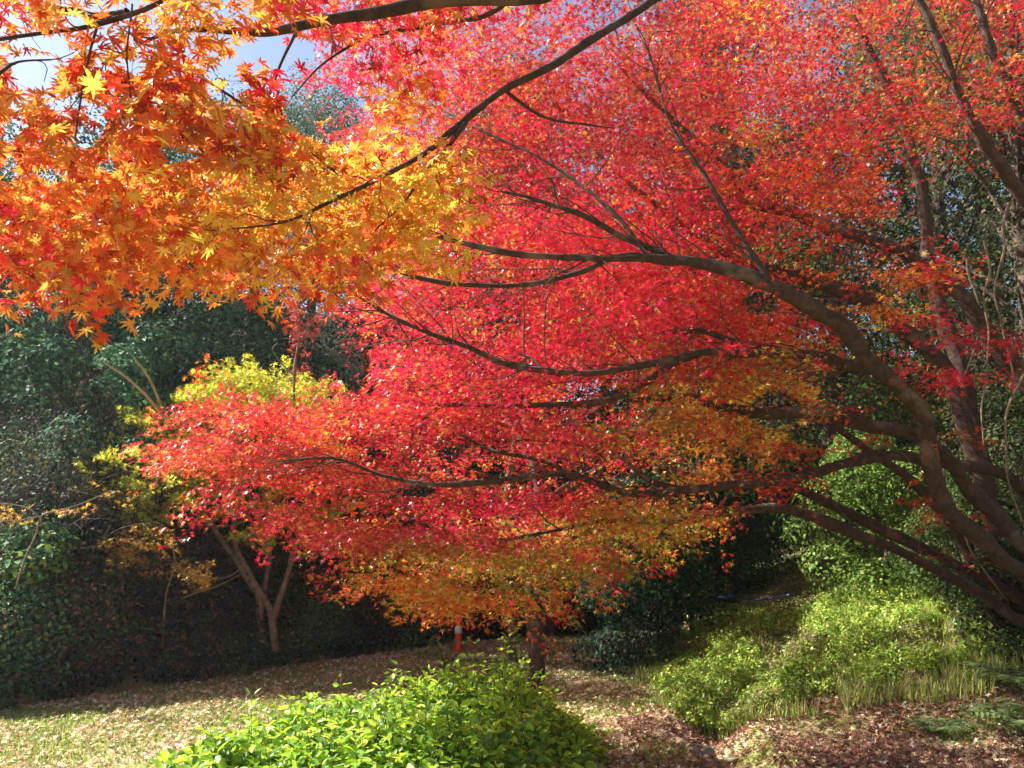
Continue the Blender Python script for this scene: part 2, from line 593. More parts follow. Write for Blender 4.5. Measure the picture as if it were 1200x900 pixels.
LIMBS = [
    # the large arching limb
    [w2row(base(0, 0, -.1), 44), (1262, 712, 6.2, 34), (1200, 672, 5.9, 26), (1150, 630, 5.7, 26), (1105, 590, 5.5, 25), (1092, 540, 5.4, 25), (1083, 490, 5.3, 25), (1060, 460, 5.2, 24), (1020, 430, 5.1, 24), (990, 390, 5.0, 22), (960, 368, 4.95, 21), (905, 338, 4.85, 19), (850, 318, 4.8, 17), (790, 305, 4.75, 13), (720, 302, 4.7, 10), (640, 300, 4.6, 8), (570, 290, 4.5, 7), (510, 275, 4.4, 6), (450, 255, 4.3, 4)],
    # second stem beside it
    [w2row(base(.1, .1, -.1), 40), (1262, 690, 6.4, 30), (1200, 640, 6.2, 24), (1150, 585, 6.1, 23), (1110, 535, 6.0, 21), (1060, 508, 5.9, 20), (1000, 492, 5.8, 17), (960, 482, 5.8, 15), (900, 485, 5.7, 14), (850, 475, 5.7, 12), (800, 465, 5.6, 10), (740, 470, 5.6, 6)],
    # long sweeping branch under the first
    [(1075, 470, 5.25, 20), (1030, 440, 5.3, 18), (985, 428, 5.35, 15), (940, 418, 5.3, 13), (870, 412, 5.2, 11), (830, 414, 5.1, 10), (770, 428, 5.0, 9), (700, 436, 4.95, 8), (640, 433, 4.9, 8), (590, 425, 4.9, 7), (540, 402, 4.8, 6), (480, 378, 4.7, 5), (435, 355, 4.7, 4), (395, 330, 4.6, 3)],
    [(935, 418, 5.3, 10), (870, 400, 5.3, 8), (820, 385, 5.4, 6), (770, 390, 5.5, 4)],
    [(830, 412, 5.1, 9), (790, 428, 5.2, 9), (745, 455, 5.3, 8), (690, 472, 5.3, 8), (600, 479, 5.3, 6), (520, 476, 5.3, 5), (495, 492, 5.3, 3)],
    # lower sprays
    [w2row(base(-.1, .15, -.1), 34), (1255, 650, 6.6, 26), (1205, 585, 6.5, 20), (1165, 550, 6.4, 17), (1080, 536, 6.2, 14), (1010, 540, 6.0, 13), (940, 560, 5.8, 11), (870, 568, 5.6, 10), (800, 574, 5.5, 9), (740, 578, 5.4, 8), (690, 564, 5.3, 8), (650, 556, 5.2, 7), (590, 563, 5.1, 7), (520, 567, 5.0, 6), (450, 558, 5.0, 4), (395, 538, 4.9, 3), (330, 540, 4.8, 2)],
    [(675, 560, 5.3, 6), (640, 545, 5.4, 5), (585, 534, 5.5, 4), (540, 510, 5.6, 3)],
    [(800, 574, 5.5, 7), (760, 560, 5.7, 6), (720, 535, 5.8, 5), (650, 520, 5.9, 4), (560, 518, 6.0, 3), (470, 505, 6.0, 2)],
    [w2row(base(-.15, 0, -.1), 30), (1210, 735, 6.5, 18), (1140, 690, 6.5, 16), (1070, 655, 6.4, 15), (1000, 622, 6.3, 14), (930, 602, 6.2, 12), (860, 598, 6.1, 10), (790, 608, 6.0, 8), (720, 608, 5.9, 6), (650, 622, 5.8, 4), (560, 640, 5.7, 3)],
    [w2row(base(-.05, .3, -.1), 28), (1220, 720, 6.9, 18), (1150, 680, 6.9, 16), (1100, 655, 6.8, 15), (1040, 625, 6.7, 14), (960, 585, 6.6, 11), (890, 565, 6.5, 9), (820, 560, 6.5, 6), (770, 545, 6.5, 4)],
    # upper limbs
    [w2row(base(.25, .3, -.1), 50), (1300, 600, 7.0, 40), (1240, 500, 7.1, 34), (1180, 420, 7.1, 30), (1120, 345, 7.1, 24), (1050, 290, 7.0, 19), (980, 270, 6.9, 17), (930, 250, 6.8, 15), (880, 235, 6.7, 13), (850, 200, 6.6, 11), (800, 150, 6.5, 8), (740, 95, 6.4, 5)],
    [w2row(base(.4, -.1, -.1), 60), (1340, 480, 5.9, 40), (1260, 310, 5.7, 30), (1200, 228, 5.5, 24), (1180, 200, 5.4, 23), (1150, 158, 5.3, 19), (1125, 112, 5.2, 15), (1100, 50, 5.1, 11), (1060, -30, 5.0, 8), (1000, -110, 4.9, 5)],
    [(1290, 350, 5.8, 22), (1230, 190, 5.7, 18), (1180, 110, 5.6, 13), (1150, 20, 5.5, 10), (1100, -70, 5.4, 6)],
    [(905, 338, 4.85, 9), (870, 280, 4.9, 7), (830, 210, 4.95, 6), (790, 150, 5.0, 4), (760, 60, 5.0, 3)],
    [(800, 307, 4.75, 9), (740, 280, 4.8, 8), (690, 252, 4.8, 7), (642, 240, 4.8, 5), (590, 225, 4.8, 3)],
    [(715, 303, 4.7, 7), (680, 318, 4.7, 7), (620, 330, 4.7, 6), (540, 331, 4.6, 6), (480, 322, 4.6, 5), (432, 306, 4.6, 3)],
    [(760, 300, 4.75, 6), (720, 245, 4.9, 5), (640, 190, 5.1, 4), (560, 150, 5.3, 3), (500, 120, 5.5, 2)],
    # dark stems deeper in the tree
    [w2row(base(.2, .7, -.2), 60), (1200, 720, 7.4, 42), (1165, 600, 7.6, 34), (1140, 500, 7.7, 28), (1112, 400, 7.8, 25), (1090, 310, 7.8, 21), (1078, 220, 7.7, 18), (1050, 120, 7.5, 13), (1000, 20, 7.3, 8)],
    [w2row(base(.0, .5, -.2), 46), (1190, 690, 7.2, 30), (1150, 560, 7.2, 28), (1110, 440, 7.2, 26), (1060, 385, 7.1, 24), (1000, 350, 7.0, 22), (930, 322, 6.9, 19), (860, 300, 6.8, 13), (780, 250, 6.7, 8), (700, 180, 6.6, 4)],
    [w2row(base(-.2, .6, -.1), 32), (1190, 745, 7.3, 24), (1150, 690, 7.4, 18), (1120, 620, 7.4, 14), (1060, 560, 7.3, 11), (980, 500, 7.2, 8), (900, 450, 7.1, 6), (840, 430, 7.0, 4)],
]
net = Net()
for L in LIMBS:
    C, r = limb_world(L)
    net.limb(C, r)
    t = Tubes(); t.add(C, r, 12, .24)
    t.build('limb', M_BARK, maple)

REGION_R = [(200, 478), (300, 466), (392, 458), (440, 440), (425, 400), (395, 360), (385, 335), (400, 320), (420, 200), (350, 90), (345, -60), (1260, -60), (1260, 150), (1180, 175), (1075, 200), (1090, 265), (1130, 300), (1080, 340), (1050, 400), (1010, 470), (960, 540), (900, 585), (830, 600), (790, 640), (730, 672), (690, 700), (640, 715), (560, 730), (520, 722), (470, 712), (425, 680), (370, 655), (330, 655), (275, 670), (255, 640), (232, 600), (175, 572), (200, 545)]
# deeper/shallower parts: (polygon, Ymin, Ymax, count)
def sample_poly(poly, n, y0, y1, jit=0):
    poly = np.array(poly, float)
    lo = poly.min(0); hi = poly.max(0)
    out = []
    got = 0
    while got < n:
        x = R.uniform(lo[0], hi[0], n * 2); y = R.uniform(lo[1], hi[1], n * 2)
        m_ = in_poly(x, y, poly); out.append(np.stack([x[m_], y[m_]], 1)); got += m_.sum()
    q = np.vstack(out)[:n]
    Y = np.asarray(y0 + (y1 - y0) * R.random(n))
    return q[:, 0], q[:, 1], Y


cent = []
def inset(poly, c, k):
    p_ = np.array(poly, float); return (np.array(c) + (p_ - np.array(c)) * k)
LOW = [(225, 490), (300, 482), (420, 468), (520, 470), (640, 500), (800, 500), (860, 555), (790, 605), (700, 655), (620, 695), (545, 712), (480, 695), (430, 665), (375, 628), (335, 606), (290, 596), (262, 580), (238, 562), (215, 548), (220, 520)]
MID = [(440, 330), (560, 250), (700, 240), (860, 300), (960, 380), (930, 480), (800, 520), (640, 500), (450, 470), (440, 430), (425, 385)]
UP = [(360, -80), (1280, -80), (1260, 120), (1080, 190), (1000, 260), (900, 310), (800, 320), (600, 300), (440, 330), (410, 300), (440, 200), (370, 110)]
for poly, n, y0, y1 in [(LOW, 760, 5.1, 6.5), (LOW, 260, 6.4, 7.4), (MID, 620, 4.95, 6.6), (MID, 480, 6.6, 8.4), (UP, 1200, 5.0, 6.9), (UP, 1500, 6.9, 9.6)]:
    px, py, Y = sample_poly(poly, n, y0, y1)
    # perspective: nearer sprays of the low layer hang nearer the camera on the left
    Y = Y - np.where(px < 420, (420 - px) / 420 * .9, 0)
    cent.append(at(px, py, Y))
EXTRA = [([(800, 430), (1000, 380), (1040, 440), (990, 520), (860, 560), (790, 520)], 50, 5.6, 7.2),
         ([(960, 350), (1040, 310), (1130, 285), (1125, 330), (1060, 380), (990, 400)], 44, 4.9, 5.6),
         ([(1060, 430), (1090, 405), (1200, 385), (1230, 395), (1190, 415), (1090, 450)], 26, 5.0, 5.6),
         ([(880, 540), (960, 515), (980, 545), (900, 575)], 22, 5.4, 6.0),
         ([(680, 665), (735, 660), (715, 685), (688, 690)], 7, 5.6, 6.0),
         ([(1080, 560), (1130, 560), (1150, 640), (1060, 640)], 12, 5.8, 6.6),
         ([(385, 650), (415, 635), (425, 640), (395, 655)], 4, 4.8, 5.0),
         ([(450, 675), (540, 670), (590, 700), (535, 718), (480, 700)], 26, 5.2, 5.8),
         ([(1080, 495), (1135, 485), (1140, 505), (1090, 520)], 3, 5.2, 5.4)]
n_main = sum(len(c) for c in cent)
for poly, n, y0, y1 in EXTRA:
    px, py, Y = sample_poly(poly, n, y0, y1)
    cent.append(at(px, py, Y))
n_small = (n_main + sum(e[1] for e in EXTRA[:1]), n_main + sum(e[1] for e in EXTRA))
# the crown goes on above and beyond the picture's edge
nb = 420
ox = np.stack([R.uniform(1.2, 7.5, nb), R.uniform(3.5, 9.5, nb), R.uniform(4.6, 7.0, nb)], 1)
oux, ouy = to_px(ox)
ox = ox[(ouy < -60) | (oux > 1260)]
cent.append(ox)
cent = np.vstack(cent)
# the crown opens and closes: sprays gather in drifts, with hollows between them
dens = noise3(cent * np.array([1, 1, 2.6]), .95)
lowz = cent[:, 2] < 2.75
n_keep = (dens + .10 * R.normal(size=len(cent)) > np.where(lowz, .33, .44)) | (np.arange(len(cent)) >= n_small[0]) & (np.arange(len(cent)) < n_small[1])
small_flag = (np.arange(len(cent)) >= n_small[0]) & (np.arange(len(cent)) < n_small[1])
cent = cent[n_keep]; small_flag = small_flag[n_keep]
# gather into tiers: pull heights toward gently sloping layers
lay = .40
ph = .12 * cent[:, 0] + .5 * noise2(cent[:, 0], cent[:, 1], .5, 3)
zq = cent[:, 2] + ph
cent[:, 2] += (np.round(zq / lay) * lay - zq) * np.where(cent[:, 2] < 2.75, .6, .82)
cu, cv = to_px(cent)
tw = Tubes()
dirs = grow_twigs(net, cent, tw)
LP, LT, LR = net.arrays()
for k in R.integers(0, len(LP), 650):      # bare side shoots along the limbs
    L = R.uniform(.2, .8); d = norm(LT[k] * .8 + R.normal(size=3) * .55); q = [LP[k]]
    for s_i in range(6):
        q.append(q[-1] + d * L / 6); d = norm(d + R.normal(size=3) * .16 + np.array([0, 0, .05]))
    r0 = min(LR[k] * .5, R.uniform(.003, .008))
    tw.add(np.array(q), np.linspace(r0, .0012, 7), 4)
tw.build('twigs', M_BARK, maple)
rad_ = np.full(len(cent), .33); per_ = np.full(len(cent), 60)
rad_[small_flag] = .19; per_[small_flag] = 30
P, N, U, S, ci = spray_leaves(cent, dirs, per_, rad_, .033, tilt=.42, flat=.09)
px, py = to_px(P)
keep = ~(in_poly(px, py, [(1020, 180), (1300, 130), (1300, 380), (1140, 400), (1130, 330), (1120, 270), (1060, 240)]) & (R.random(len(P)) < .75))
# openings in the crown where the sky or the wood shows
for cx, cy, rx, ry in [(700, 462, 26, 10), (865, 185, 22, 14), (765, 165, 8, 7), (852, 58, 11, 9), (845, 150, 12, 8), (395, 125, 34, 28), (330, 60, 40, 26), (525, 533, 14, 9), (910, 480, 30, 22), (1000, 455, 40, 22), (970, 510, 45, 16), (890, 355, 22, 14), (490, 575, 20, 8), (720, 470, 18, 8), (415, 430, 18, 30), (537, 752, 14, 20), (537, 752, 14, 20), (537, 752, 14, 20)]:
    keep &= ~((((px - cx) / rx) ** 2 + ((py - cy) / ry) ** 2 < 1) & (R.random(len(P)) < .93))
P, N, U, S, ci, px, py = P[keep], N[keep], U[keep], S[keep], ci[keep], px[keep], py[keep]
ZR = [(540, 710, 190, 26, 'orange', 2.6), (600, 690, 170, 30, 'olive', 2.2), (460, 680, 60, 30, 'orange', 1.6),
    (900, 60, 150, 70, 'scarlet', 1.2), (860, 30, 70, 40, 'gold', .8), (1100, 70, 110, 70, 'orange', .7), (1000, 90, 150, 80, 'crimson', .8), (1120, 100, 100, 80, 'olive', 1.1),
    (950, 200, 110, 80, 'rust', 1.6), (880, 170, 40, 30, 'green', 1.3), (740, 120, 50, 90, 'rust', .8),
    (1040, 230, 60, 60, 'rust', 1.4), (560, 110, 90, 70, 'scarlet', 1.0), (500, 150, 70, 80, 'orange', .9),
    (540, 230, 70, 70, 'gold', .7), (470, 290, 40, 40, 'orange', .8), (390, 90, 60, 60, 'pink', 2.0), (480, 30, 80, 50, 'pink', 1.2),
    (600, 400, 220, 100, 'pink', 1.8), (720, 200, 160, 90, 'pink', 1.5), (330, 530, 140, 60, 'scarlet', 2.0), (300, 600, 90, 50, 'pink', .8),
    (230, 500, 60, 40, 'scarlet', 1.5), (250, 540, 50, 30, 'orange', .9), (560, 610, 80, 40, 'pink', 3.2), (430, 590, 80, 50, 'scarlet', 1.5), (500, 655, 50, 25, 'olive', 2.2),
    (640, 660, 130, 36, 'olive', 3.6), (600, 705, 80, 30, 'orange', 1.4), (480, 700, 50, 30, 'orange', 1.6), (540, 700, 40, 25, 'scarlet', 1.2), (760, 620, 60, 40, 'olive', 3.6), (800, 560, 70, 50, 'olive', 1.8), (620, 690, 120, 30, 'green', 1.6),
    (760, 640, 60, 40, 'gold', 1.2), (700, 690, 26, 26, 'scarlet', 4), (770, 480, 60, 50, 'olive', 2.4), (830, 530, 90, 50, 'orange', 3.0), (790, 590, 60, 30, 'rust', 1.6), (830, 500, 60, 40, 'gold', 2.0),
    (920, 460, 60, 50, 'gold', 1.6), (930, 430, 60, 40, 'olive', 1.5), (900, 555, 50, 26, 'scarlet', 2.5), (1030, 350, 50, 40, 'orange', 3.0), (1010, 370, 30, 25, 'gold', 2.4),
    (1130, 415, 80, 30, 'pink', 4), (1100, 600, 50, 60, 'rust', 4), (880, 380, 60, 30, 'scarlet', 1.5), (1110, 500, 30, 20, 'orange', 5)]
key = R.random(len(cent))[ci]
C_ = zone_colours(px, py, ZR, {'crimson': 1.0, 'orange': .2, 'gold': .13, 'pink': .2, 'rust': .2, 'scarlet': .2}, key=key)
tone = (.72 + .42 * R.random(len(cent)))[ci] * (.5 + .9 * noise3(P, 1.1))      # some sprays are deeper red than others
C_ = (C_ * tone[:, None] * .95).clip(.003, .9)
dry = R.random(len(P)) < .05
C_[dry] = pick(dry.sum(), [(.20, .06, .03), (.30, .12, .05), (.12, .03, .02)], .2)
leaves('crown', P, N, U, S, C_, MAPLE5, M_RED, maple)
print('red leaves', len(P), 'sprays', len(cent))

# ------------------------------------------------------------------ the nearer orange maple overhead (trunk behind and right of the viewer)
TX, TY = 3.4, -1.2
near = thing('orange_maple_tree', 'nearest maple, its large orange leaves hanging overhead at the upper left', 'tree', (TX, TY, gz(TX, TY)))
NL = [
    [(640, -4, 2.75, 15), (560, -1, 2.7, 17), (480, 8, 2.65, 17), (420, 17, 2.6, 16), (380, 23, 2.55, 14), (335, 33, 2.5, 13), (300, 36, 2.5, 12), (243, 33, 2.45, 8), (190, 40, 2.4, 5), (120, 75, 2.3, 3)],
    [(778, -6, 3.3, 11), (722, 30, 3.2, 11), (660, 72, 3.1, 11), (590, 105, 3.0, 9), (530, 152, 2.95, 9), (480, 188, 2.7, 7), (430, 222, 2.5, 6), (385, 243, 2.35, 5), (330, 262, 2.3, 3), (250, 270, 2.3, 2)],
    [(545, 145, 2.95, 7), (520, 175, 2.9, 6), (495, 203, 2.85, 4), (470, 240, 2.8, 3), (440, 270, 2.8, 2)],
    [(205, -8, 1.95, 6), (170, 8, 1.93, 7), (130, 21, 1.9, 7), (95, 32, 1.88, 6), (60, 38, 1.85, 5), (0, 48, 1.8, 5), (-60, 62, 1.8, 4)],
    [(150, 13, 1.92, 11), (110, 18, 1.95, 12), (78, 10, 1.98, 8), (50, 12, 2.0, 3)],
    [(350, 33, 2.52, 5), (330, 70, 2.5, 4), (312, 115, 2.45, 4), (295, 160, 2.4, 3), (285, 190, 2.4, 2)],
    [(240, 92, 2.4, 3), (285, 122, 2.42, 4), (320, 148, 2.45, 4), (366, 181, 2.5, 4), (395, 205, 2.7, 3)],
    [(115, 25, 1.9, 4), (105, 60, 1.9, 3), (95, 112, 1.88, 3), (88, 165, 1.85, 2)],
    [(-30, 105, 1.8, 5), (0, 88, 1.82, 5), (22, 74, 1.85, 3), (60, 70, 1.9, 2)],
    [(155, 5, 1.92, 3), (148, 60, 1.9, 2), (152, 105, 1.9, 2)],
    [(600, -5, 2.9, 8), (560, 20, 3.0, 7), (500, 27, 3.1, 7), (440, 40, 3.2, 5), (380, 75, 3.2, 3), (345, 110, 3.2, 2)],
    [(590, 105, 3.0, 5), (640, 135, 3.1, 4), (690, 145, 3.2, 3), (720, 150, 3.2, 2)],
]
netn = Net()
world_l = []
for L in NL:
    C, r = limb_world(L)
    netn.limb(C, r)
    world_l.append((C, r))
# trunk and the arms that carry those branches, out of the picture
fork = np.array([2.9, -.2, 3.2])
t = Tubes()
t.add(smooth([(TX, TY, gz(TX, TY) - .1), (TX - .05, TY + .1, 1.2), (3.1, -.6, 2.3), tuple(fork)], 8), np.linspace(.17, .10, 25), 12, .15)
t.build('trunk', M_BARK, near)
for (C, r), via in ((world_l[0], (1.6, 1.3, 3.55)), (world_l[1], (1.9, 1.6, 3.65)), (world_l[3], (.8, 1.0, 3.3)), (world_l[10], (1.7, 1.6, 3.6))):
    Q = smooth([tuple(fork), ((fork[0] + via[0]) / 2, (fork[1] + via[1]) / 2, (fork[2] + via[2]) / 2 + .1), via, tuple(C[0])], 8)
    t = Tubes()
    t.add(np.vstack([Q[:-1], C]), np.concatenate([np.linspace(.075, r[0], len(Q) - 1), r]), 9, .14)
    t.build('limb', M_BARK, near)
for i in (2, 4, 5, 6, 7, 8, 9, 11):
    C, r = world_l[i]
    t = Tubes(); t.add(C, r, 7, .12); t.build('limb', M_BARK, near)
NR = [(-60, -60), (620, -60), (560, 60), (500, 130), (535, 200), (510, 265), (470, 300), (440, 320), (400, 335), (330, 335), (240, 320), (180, 330), (95, 335), (40, 330), (-60, 300)]
cn = []
for poly, n, y0, y1 in [
        ([(-40, 70), (380, 90), (460, 200), (400, 300), (330, 315), (180, 310), (100, 318), (50, 310), (-40, 285)], 130, 2.1, 2.8),
        ([(-60, -60), (330, -60), (330, 60), (200, 170), (-60, 180)], 75, 1.75, 2.3),
        ([(130, 200), (450, 190), (480, 260), (420, 320), (320, 325), (230, 305), (110, 320)], 120, 2.6, 3.3),
        ([(-60, 190), (180, 200), (180, 300), (60, 325), (-60, 310)], 90, 2.5, 3.4),
        ([(300, -60), (640, -60), (540, 60), (440, 150), (420, 60), (320, 30)], 70, 2.8, 3.6),
        ([(450, 190), (540, 170), (530, 230), (500, 270), (470, 320), (450, 300), (440, 240)], 26, 2.75, 3.0)]:
    px, py, Y = sample_poly(poly, n, y0, y1)
    cn.append(at(px, py, Y))
nb = 200
ox = np.stack([R.uniform(-2.5, 3.5, nb), R.uniform(-.6, 3.0, nb), R.uniform(3.2, 4.4, nb)], 1)
oux, ouy = to_px(ox)
cn.append(ox[(ouy < -120) | (ox[:, 1] < .8)])
cn = np.vstack(cn)
tw = Tubes(); dn = grow_twigs(netn, cn, tw, cap=.006, tip=.0009)
tw.build('twigs', M_BARK, near)
P, N, U, S, ci = spray_leaves(cn, dn, 27, .18, .037, tilt=.6, droop=.5)
px, py = to_px(P)
keep = np.ones(len(P), bool)
for cx, cy, rx, ry in [(40, 85, 34, 24), (75, 118, 24, 16), (100, 160, 22, 18), (205, 182, 20, 16), (320, 60, 46, 22), (262, 95, 22, 30), (370, 85, 40, 40), (390, 140, 46, 34), (350, 130, 20, 25), (10, 200, 14, 20), (15, 150, 14, 16), (160, 75, 10, 12), (60, 205, 20, 12), (110, 130, 16, 10), (130, 195, 16, 9), (180, 120, 10, 8), (25, 120, 14, 9)]:
    keep &= ~((((px - cx) / rx / 1.02) ** 2 + ((py - cy) / ry / 1.02) ** 2 < 1) & (R.random(len(P)) < .96))
P, N, U, S, ci, px, py = P[keep], N[keep], U[keep], S[keep], ci[keep], px[keep], py[keep]
ZN = [(0, 300, 70, 50, 'scarlet', 1.0), (80, 330, 50, 30, 'scarlet', 1.0), (380, 210, 90, 50, 'gold', 1.4), (300, 260, 120, 60, 'gold', .9), (500, 240, 50, 60, 'gold', 4),
      (300, 190, 40, 30, 'rust', 1.2), (90, 150, 130, 70, 'rust', 1.3), (470, 20, 130, 70, 'crimson', 3), (360, 100, 50, 60, 'crimson', 1.2), (560, 60, 80, 60, 'scarlet', 3), (0, 200, 80, 60, 'orange', .8)]
C_ = zone_colours(px, py, ZN, {'orange': 1.0, 'gold': .32, 'rust': .22, 'scarlet': .15}, key=R.random(len(cn))[ci])
C_ = (C_ * (.68 + .4 * R.random(len(cn)))[ci][:, None]).clip(.003, .9)
leaves('crown', P, N, U, S, C_, MAPLE7, M_NEAR, near)
print('near leaves', len(P))

# ------------------------------------------------------------------ the maple standing behind the shrub (dark lumpy trunk)
cx_, cy_ = at(627, 800, 8.8)[:2]
cz_ = gz(cx_, cy_)
mid = thing('small_maple_tree', 'maple with a dark lumpy trunk behind the bright green shrub, under the lowest orange sprays', 'tree', (cx_, cy_, cz_))
C = smooth([(cx_, cy_, cz_ - .1), (cx_ + .02, cy_, .45), (cx_ - .04, cy_ + .05, .95), (cx_, cy_ + .1, 1.5), (cx_ + .05, cy_ + .1, 2.2), (cx_ - .1, cy_ + .1, 3.1)], 12)
rr = np.interp(np.linspace(0, 1, len(C)), [0, .1, .3, 1], [.12, .085, .078, .05])
bump = 1 + .35 * (noise3(C, 6.0) - .5)
t = Tubes(); t.add(C, rr * bump, 14, .35)
t.build('trunk', M_BARKD, mid)
# burrs and stubs
for h, a, r in [(.55, -1, .06), (.85, 2.6, .07), (1.2, .4, .06), (.35, 0, .07), (1.45, 3.3, .05), (1.0, -.6, .05)]:
    c0 = np.array([cx_ - .02, cy_ + .03, cz_ + h]); d = np.array([math.cos(a), math.sin(a), .2])
    t = Tubes(); t.add(np.array([c0 + d * k for k in (.02, .07, .11, .14)]), [r, r * .9, r * .6, r * .2], 8, .3)
    t.build('burr', M_BARKD, mid)
netm = Net(); netm.limb(C[20:], rr[20:])
for pts in [[(cx_, cy_ + .1, 1.7), (cx_ - .6, cy_ - .1, 2.1), (cx_ - 1.4, cy_ - .4, 2.3), (cx_ - 2.0, cy_ - .5, 2.2)],
            [(cx_, cy_ + .1, 1.9), (cx_ + .6, cy_ + .2, 2.3), (cx_ + 1.3, cy_ + .3, 2.5), (cx_ + 1.8, cy_ + .2, 2.4)],
            [(cx_, cy_ + .1, 2.4), (cx_ - .4, cy_ + .5, 3.1), (cx_ - 1.0, cy_ + .8, 3.6)],
            [(cx_, cy_ + .1, 2.8), (cx_ + .5, cy_ - .2, 3.5), (cx_ + 1.0, cy_ - .5, 3.9)]]:
    q = smooth(pts, 8); r = np.linspace(.035, .008, len(q)); netm.limb(q, r)
    t = Tubes(); t.add(q, r, 8, .15); t.build('limb', M_BARKD, mid)
px, py, Y = sample_poly([(450, 640), (620, 600), (800, 590), (850, 610), (740, 640), (680, 660), (600, 668), (500, 665)], 80, 7.6, 9.6)
c1 = at(px, py, Y)
px, py, Y = sample_poly([(460, 330), (780, 300), (840, 560), (600, 640), (440, 600)], 80, 8.2, 10.2)
c1 = np.vstack([c1, at(px, py, Y)])
tw = Tubes(); dm = grow_twigs(netm, c1, tw, cap=.01); tw.build('twigs', M_BARKD, mid)
P, N, U, S, ci = spray_leaves(c1, dm, 46, .36, .05)
px, py = to_px(P)
kk = ~((np.abs(px - 537) < 14) & (py > 728)); P, N, U, S, ci, px, py = P[kk], N[kk], U[kk], S[kk], ci[kk], px[kk], py[kk]
C_ = zone_colours(px, py, [(640, 660, 160, 50, 'olive', 3), (500, 690, 60, 40, 'orange', 2), (640, 440, 200, 120, 'crimson', 3)], {'olive': .6, 'orange': .5, 'gold': .2, 'scarlet': .3}, key=R.random(len(c1))[ci])
leaves('crown', P, N, U, S, C_, MAPLE5, M_RED, mid)


# ------------------------------------------------------------------ paler maple standing further back
fx0, fy0 = .6, 13.6
fz0 = gz(fx0, fy0)
far = thing('distant_maple_tree', 'paler pink and orange maple further back, seen through gaps of the red crown', 'tree', (fx0, fy0, fz0))
netf = Net()
for i, pts in enumerate([[(fx0, fy0, fz0 - .1), (fx0 + .1, fy0, fz0 + 1.5), (fx0, fy0, fz0 + 3.2), (fx0 + .4, fy0 - .3, fz0 + 5.2), (fx0 + .8, fy0 - .4, fz0 + 7.4)],
            [(fx0, fy0, fz0 + 2.0), (fx0 - 1.1, fy0 - .5, fz0 + 3.4), (fx0 - 2.3, fy0 - .8, fz0 + 4.0)],
            [(fx0, fy0, fz0 + 2.8), (fx0 + 1.5, fy0 - .6, fz0 + 4.3), (fx0 + 3.2, fy0 - .9, fz0 + 5.4)],
            [(fx0, fy0, fz0 + 3.3), (fx0 - .9, fy0 - .7, fz0 + 5.0), (fx0 - 1.5, fy0 - 1, fz0 + 6.6)],
            [(fx0 + .4, fy0 - .3, fz0 + 5.0), (fx0 + 2.0, fy0 - .6, fz0 + 6.8), (fx0 + 3.6, fy0 - .8, fz0 + 8.0)]]):
    q = smooth(pts, 8); r = np.linspace(.15 if i == 0 else .07, .02, len(q)); netf.limb(q, r)
    t = Tubes(); t.add(q, r, 8, .15); t.build('limb' if i else 'trunk', M_BARK, far)
px, py, Y = sample_poly([(440, 60), (1000, 20), (1020, 330), (900, 420), (640, 440), (455, 450), (425, 380)], 620, 11.6, 14.2)
c1 = at(px, py, Y)
tw = Tubes(); dm = grow_twigs(netf, c1, tw, cap=.016); tw.build('twigs', M_BARK, far)
P, N, U, S, ci = spray_leaves(c1, dm, 54, .55, .072)
px, py = to_px(P)
C_ = zone_colours(px, py, [], {'pink': .7, 'crimson': .9, 'orange': .4, 'rust': .6, 'scarlet': .5}, key=R.random(len(c1))[ci])
C_ = C_ * (.45 + .5 * R.random(len(c1)))[ci][:, None]
leaves('crown', P, N, U, S, C_, MAPLE5, M_RED, far)

# ------------------------------------------------------------------ broadleaf evergreens of the slope
def lump_leaves(centres, radii, per, size, squash=.75, shell=.35, nj=.55):
    n = len(centres)
    ci = np.repeat(np.arange(n), np.broadcast_to(per, (n,)).astype(int))
    d = rand_dirs(len(ci)); d[:, 2] = np.where(R.random(len(ci)) < .35, np.abs(d[:, 2]), d[:, 2])
    rad = radii[ci] * (1 - shell * R.random(len(ci)) ** 1.3)
    wob = 1 + .35 * (noise3(centres[ci] + d * radii[ci][:, None], 2.2) - .5) * 2
    P = centres[ci] + d * (rad * wob)[:, None] * np.array([1, 1, squash])
    N = d + R.normal(size=d.shape) * nj + np.array([0, 0, .5])
    U = rand_dirs(len(ci)) + d * .5; U[:, 2] -= .5
    s = size * (.6 + .7 * R.random(len(ci)))
    return P, N, U, s


DARKG = [(.024, .060, .026), (.040, .090, .030), (.02, .045, .024), (.06, .11, .035), (.035, .075, .040)]
MIDG = [(.06, .12, .03), (.09, .15, .035), (.05, .10, .03), (.12, .17, .04)]
BRIG = [(.12, .22, .04), (.17, .27, .05), (.09, .17, .035), (.22, .30, .06)]
YELG = [(.60, .58, .05), (.70, .64, .06), (.52, .56, .06), (.74, .56, .05), (.44, .52, .06)]
BROWN = [(.10, .055, .04), (.14, .08, .05), (.08, .05, .04), (.18, .11, .07)]


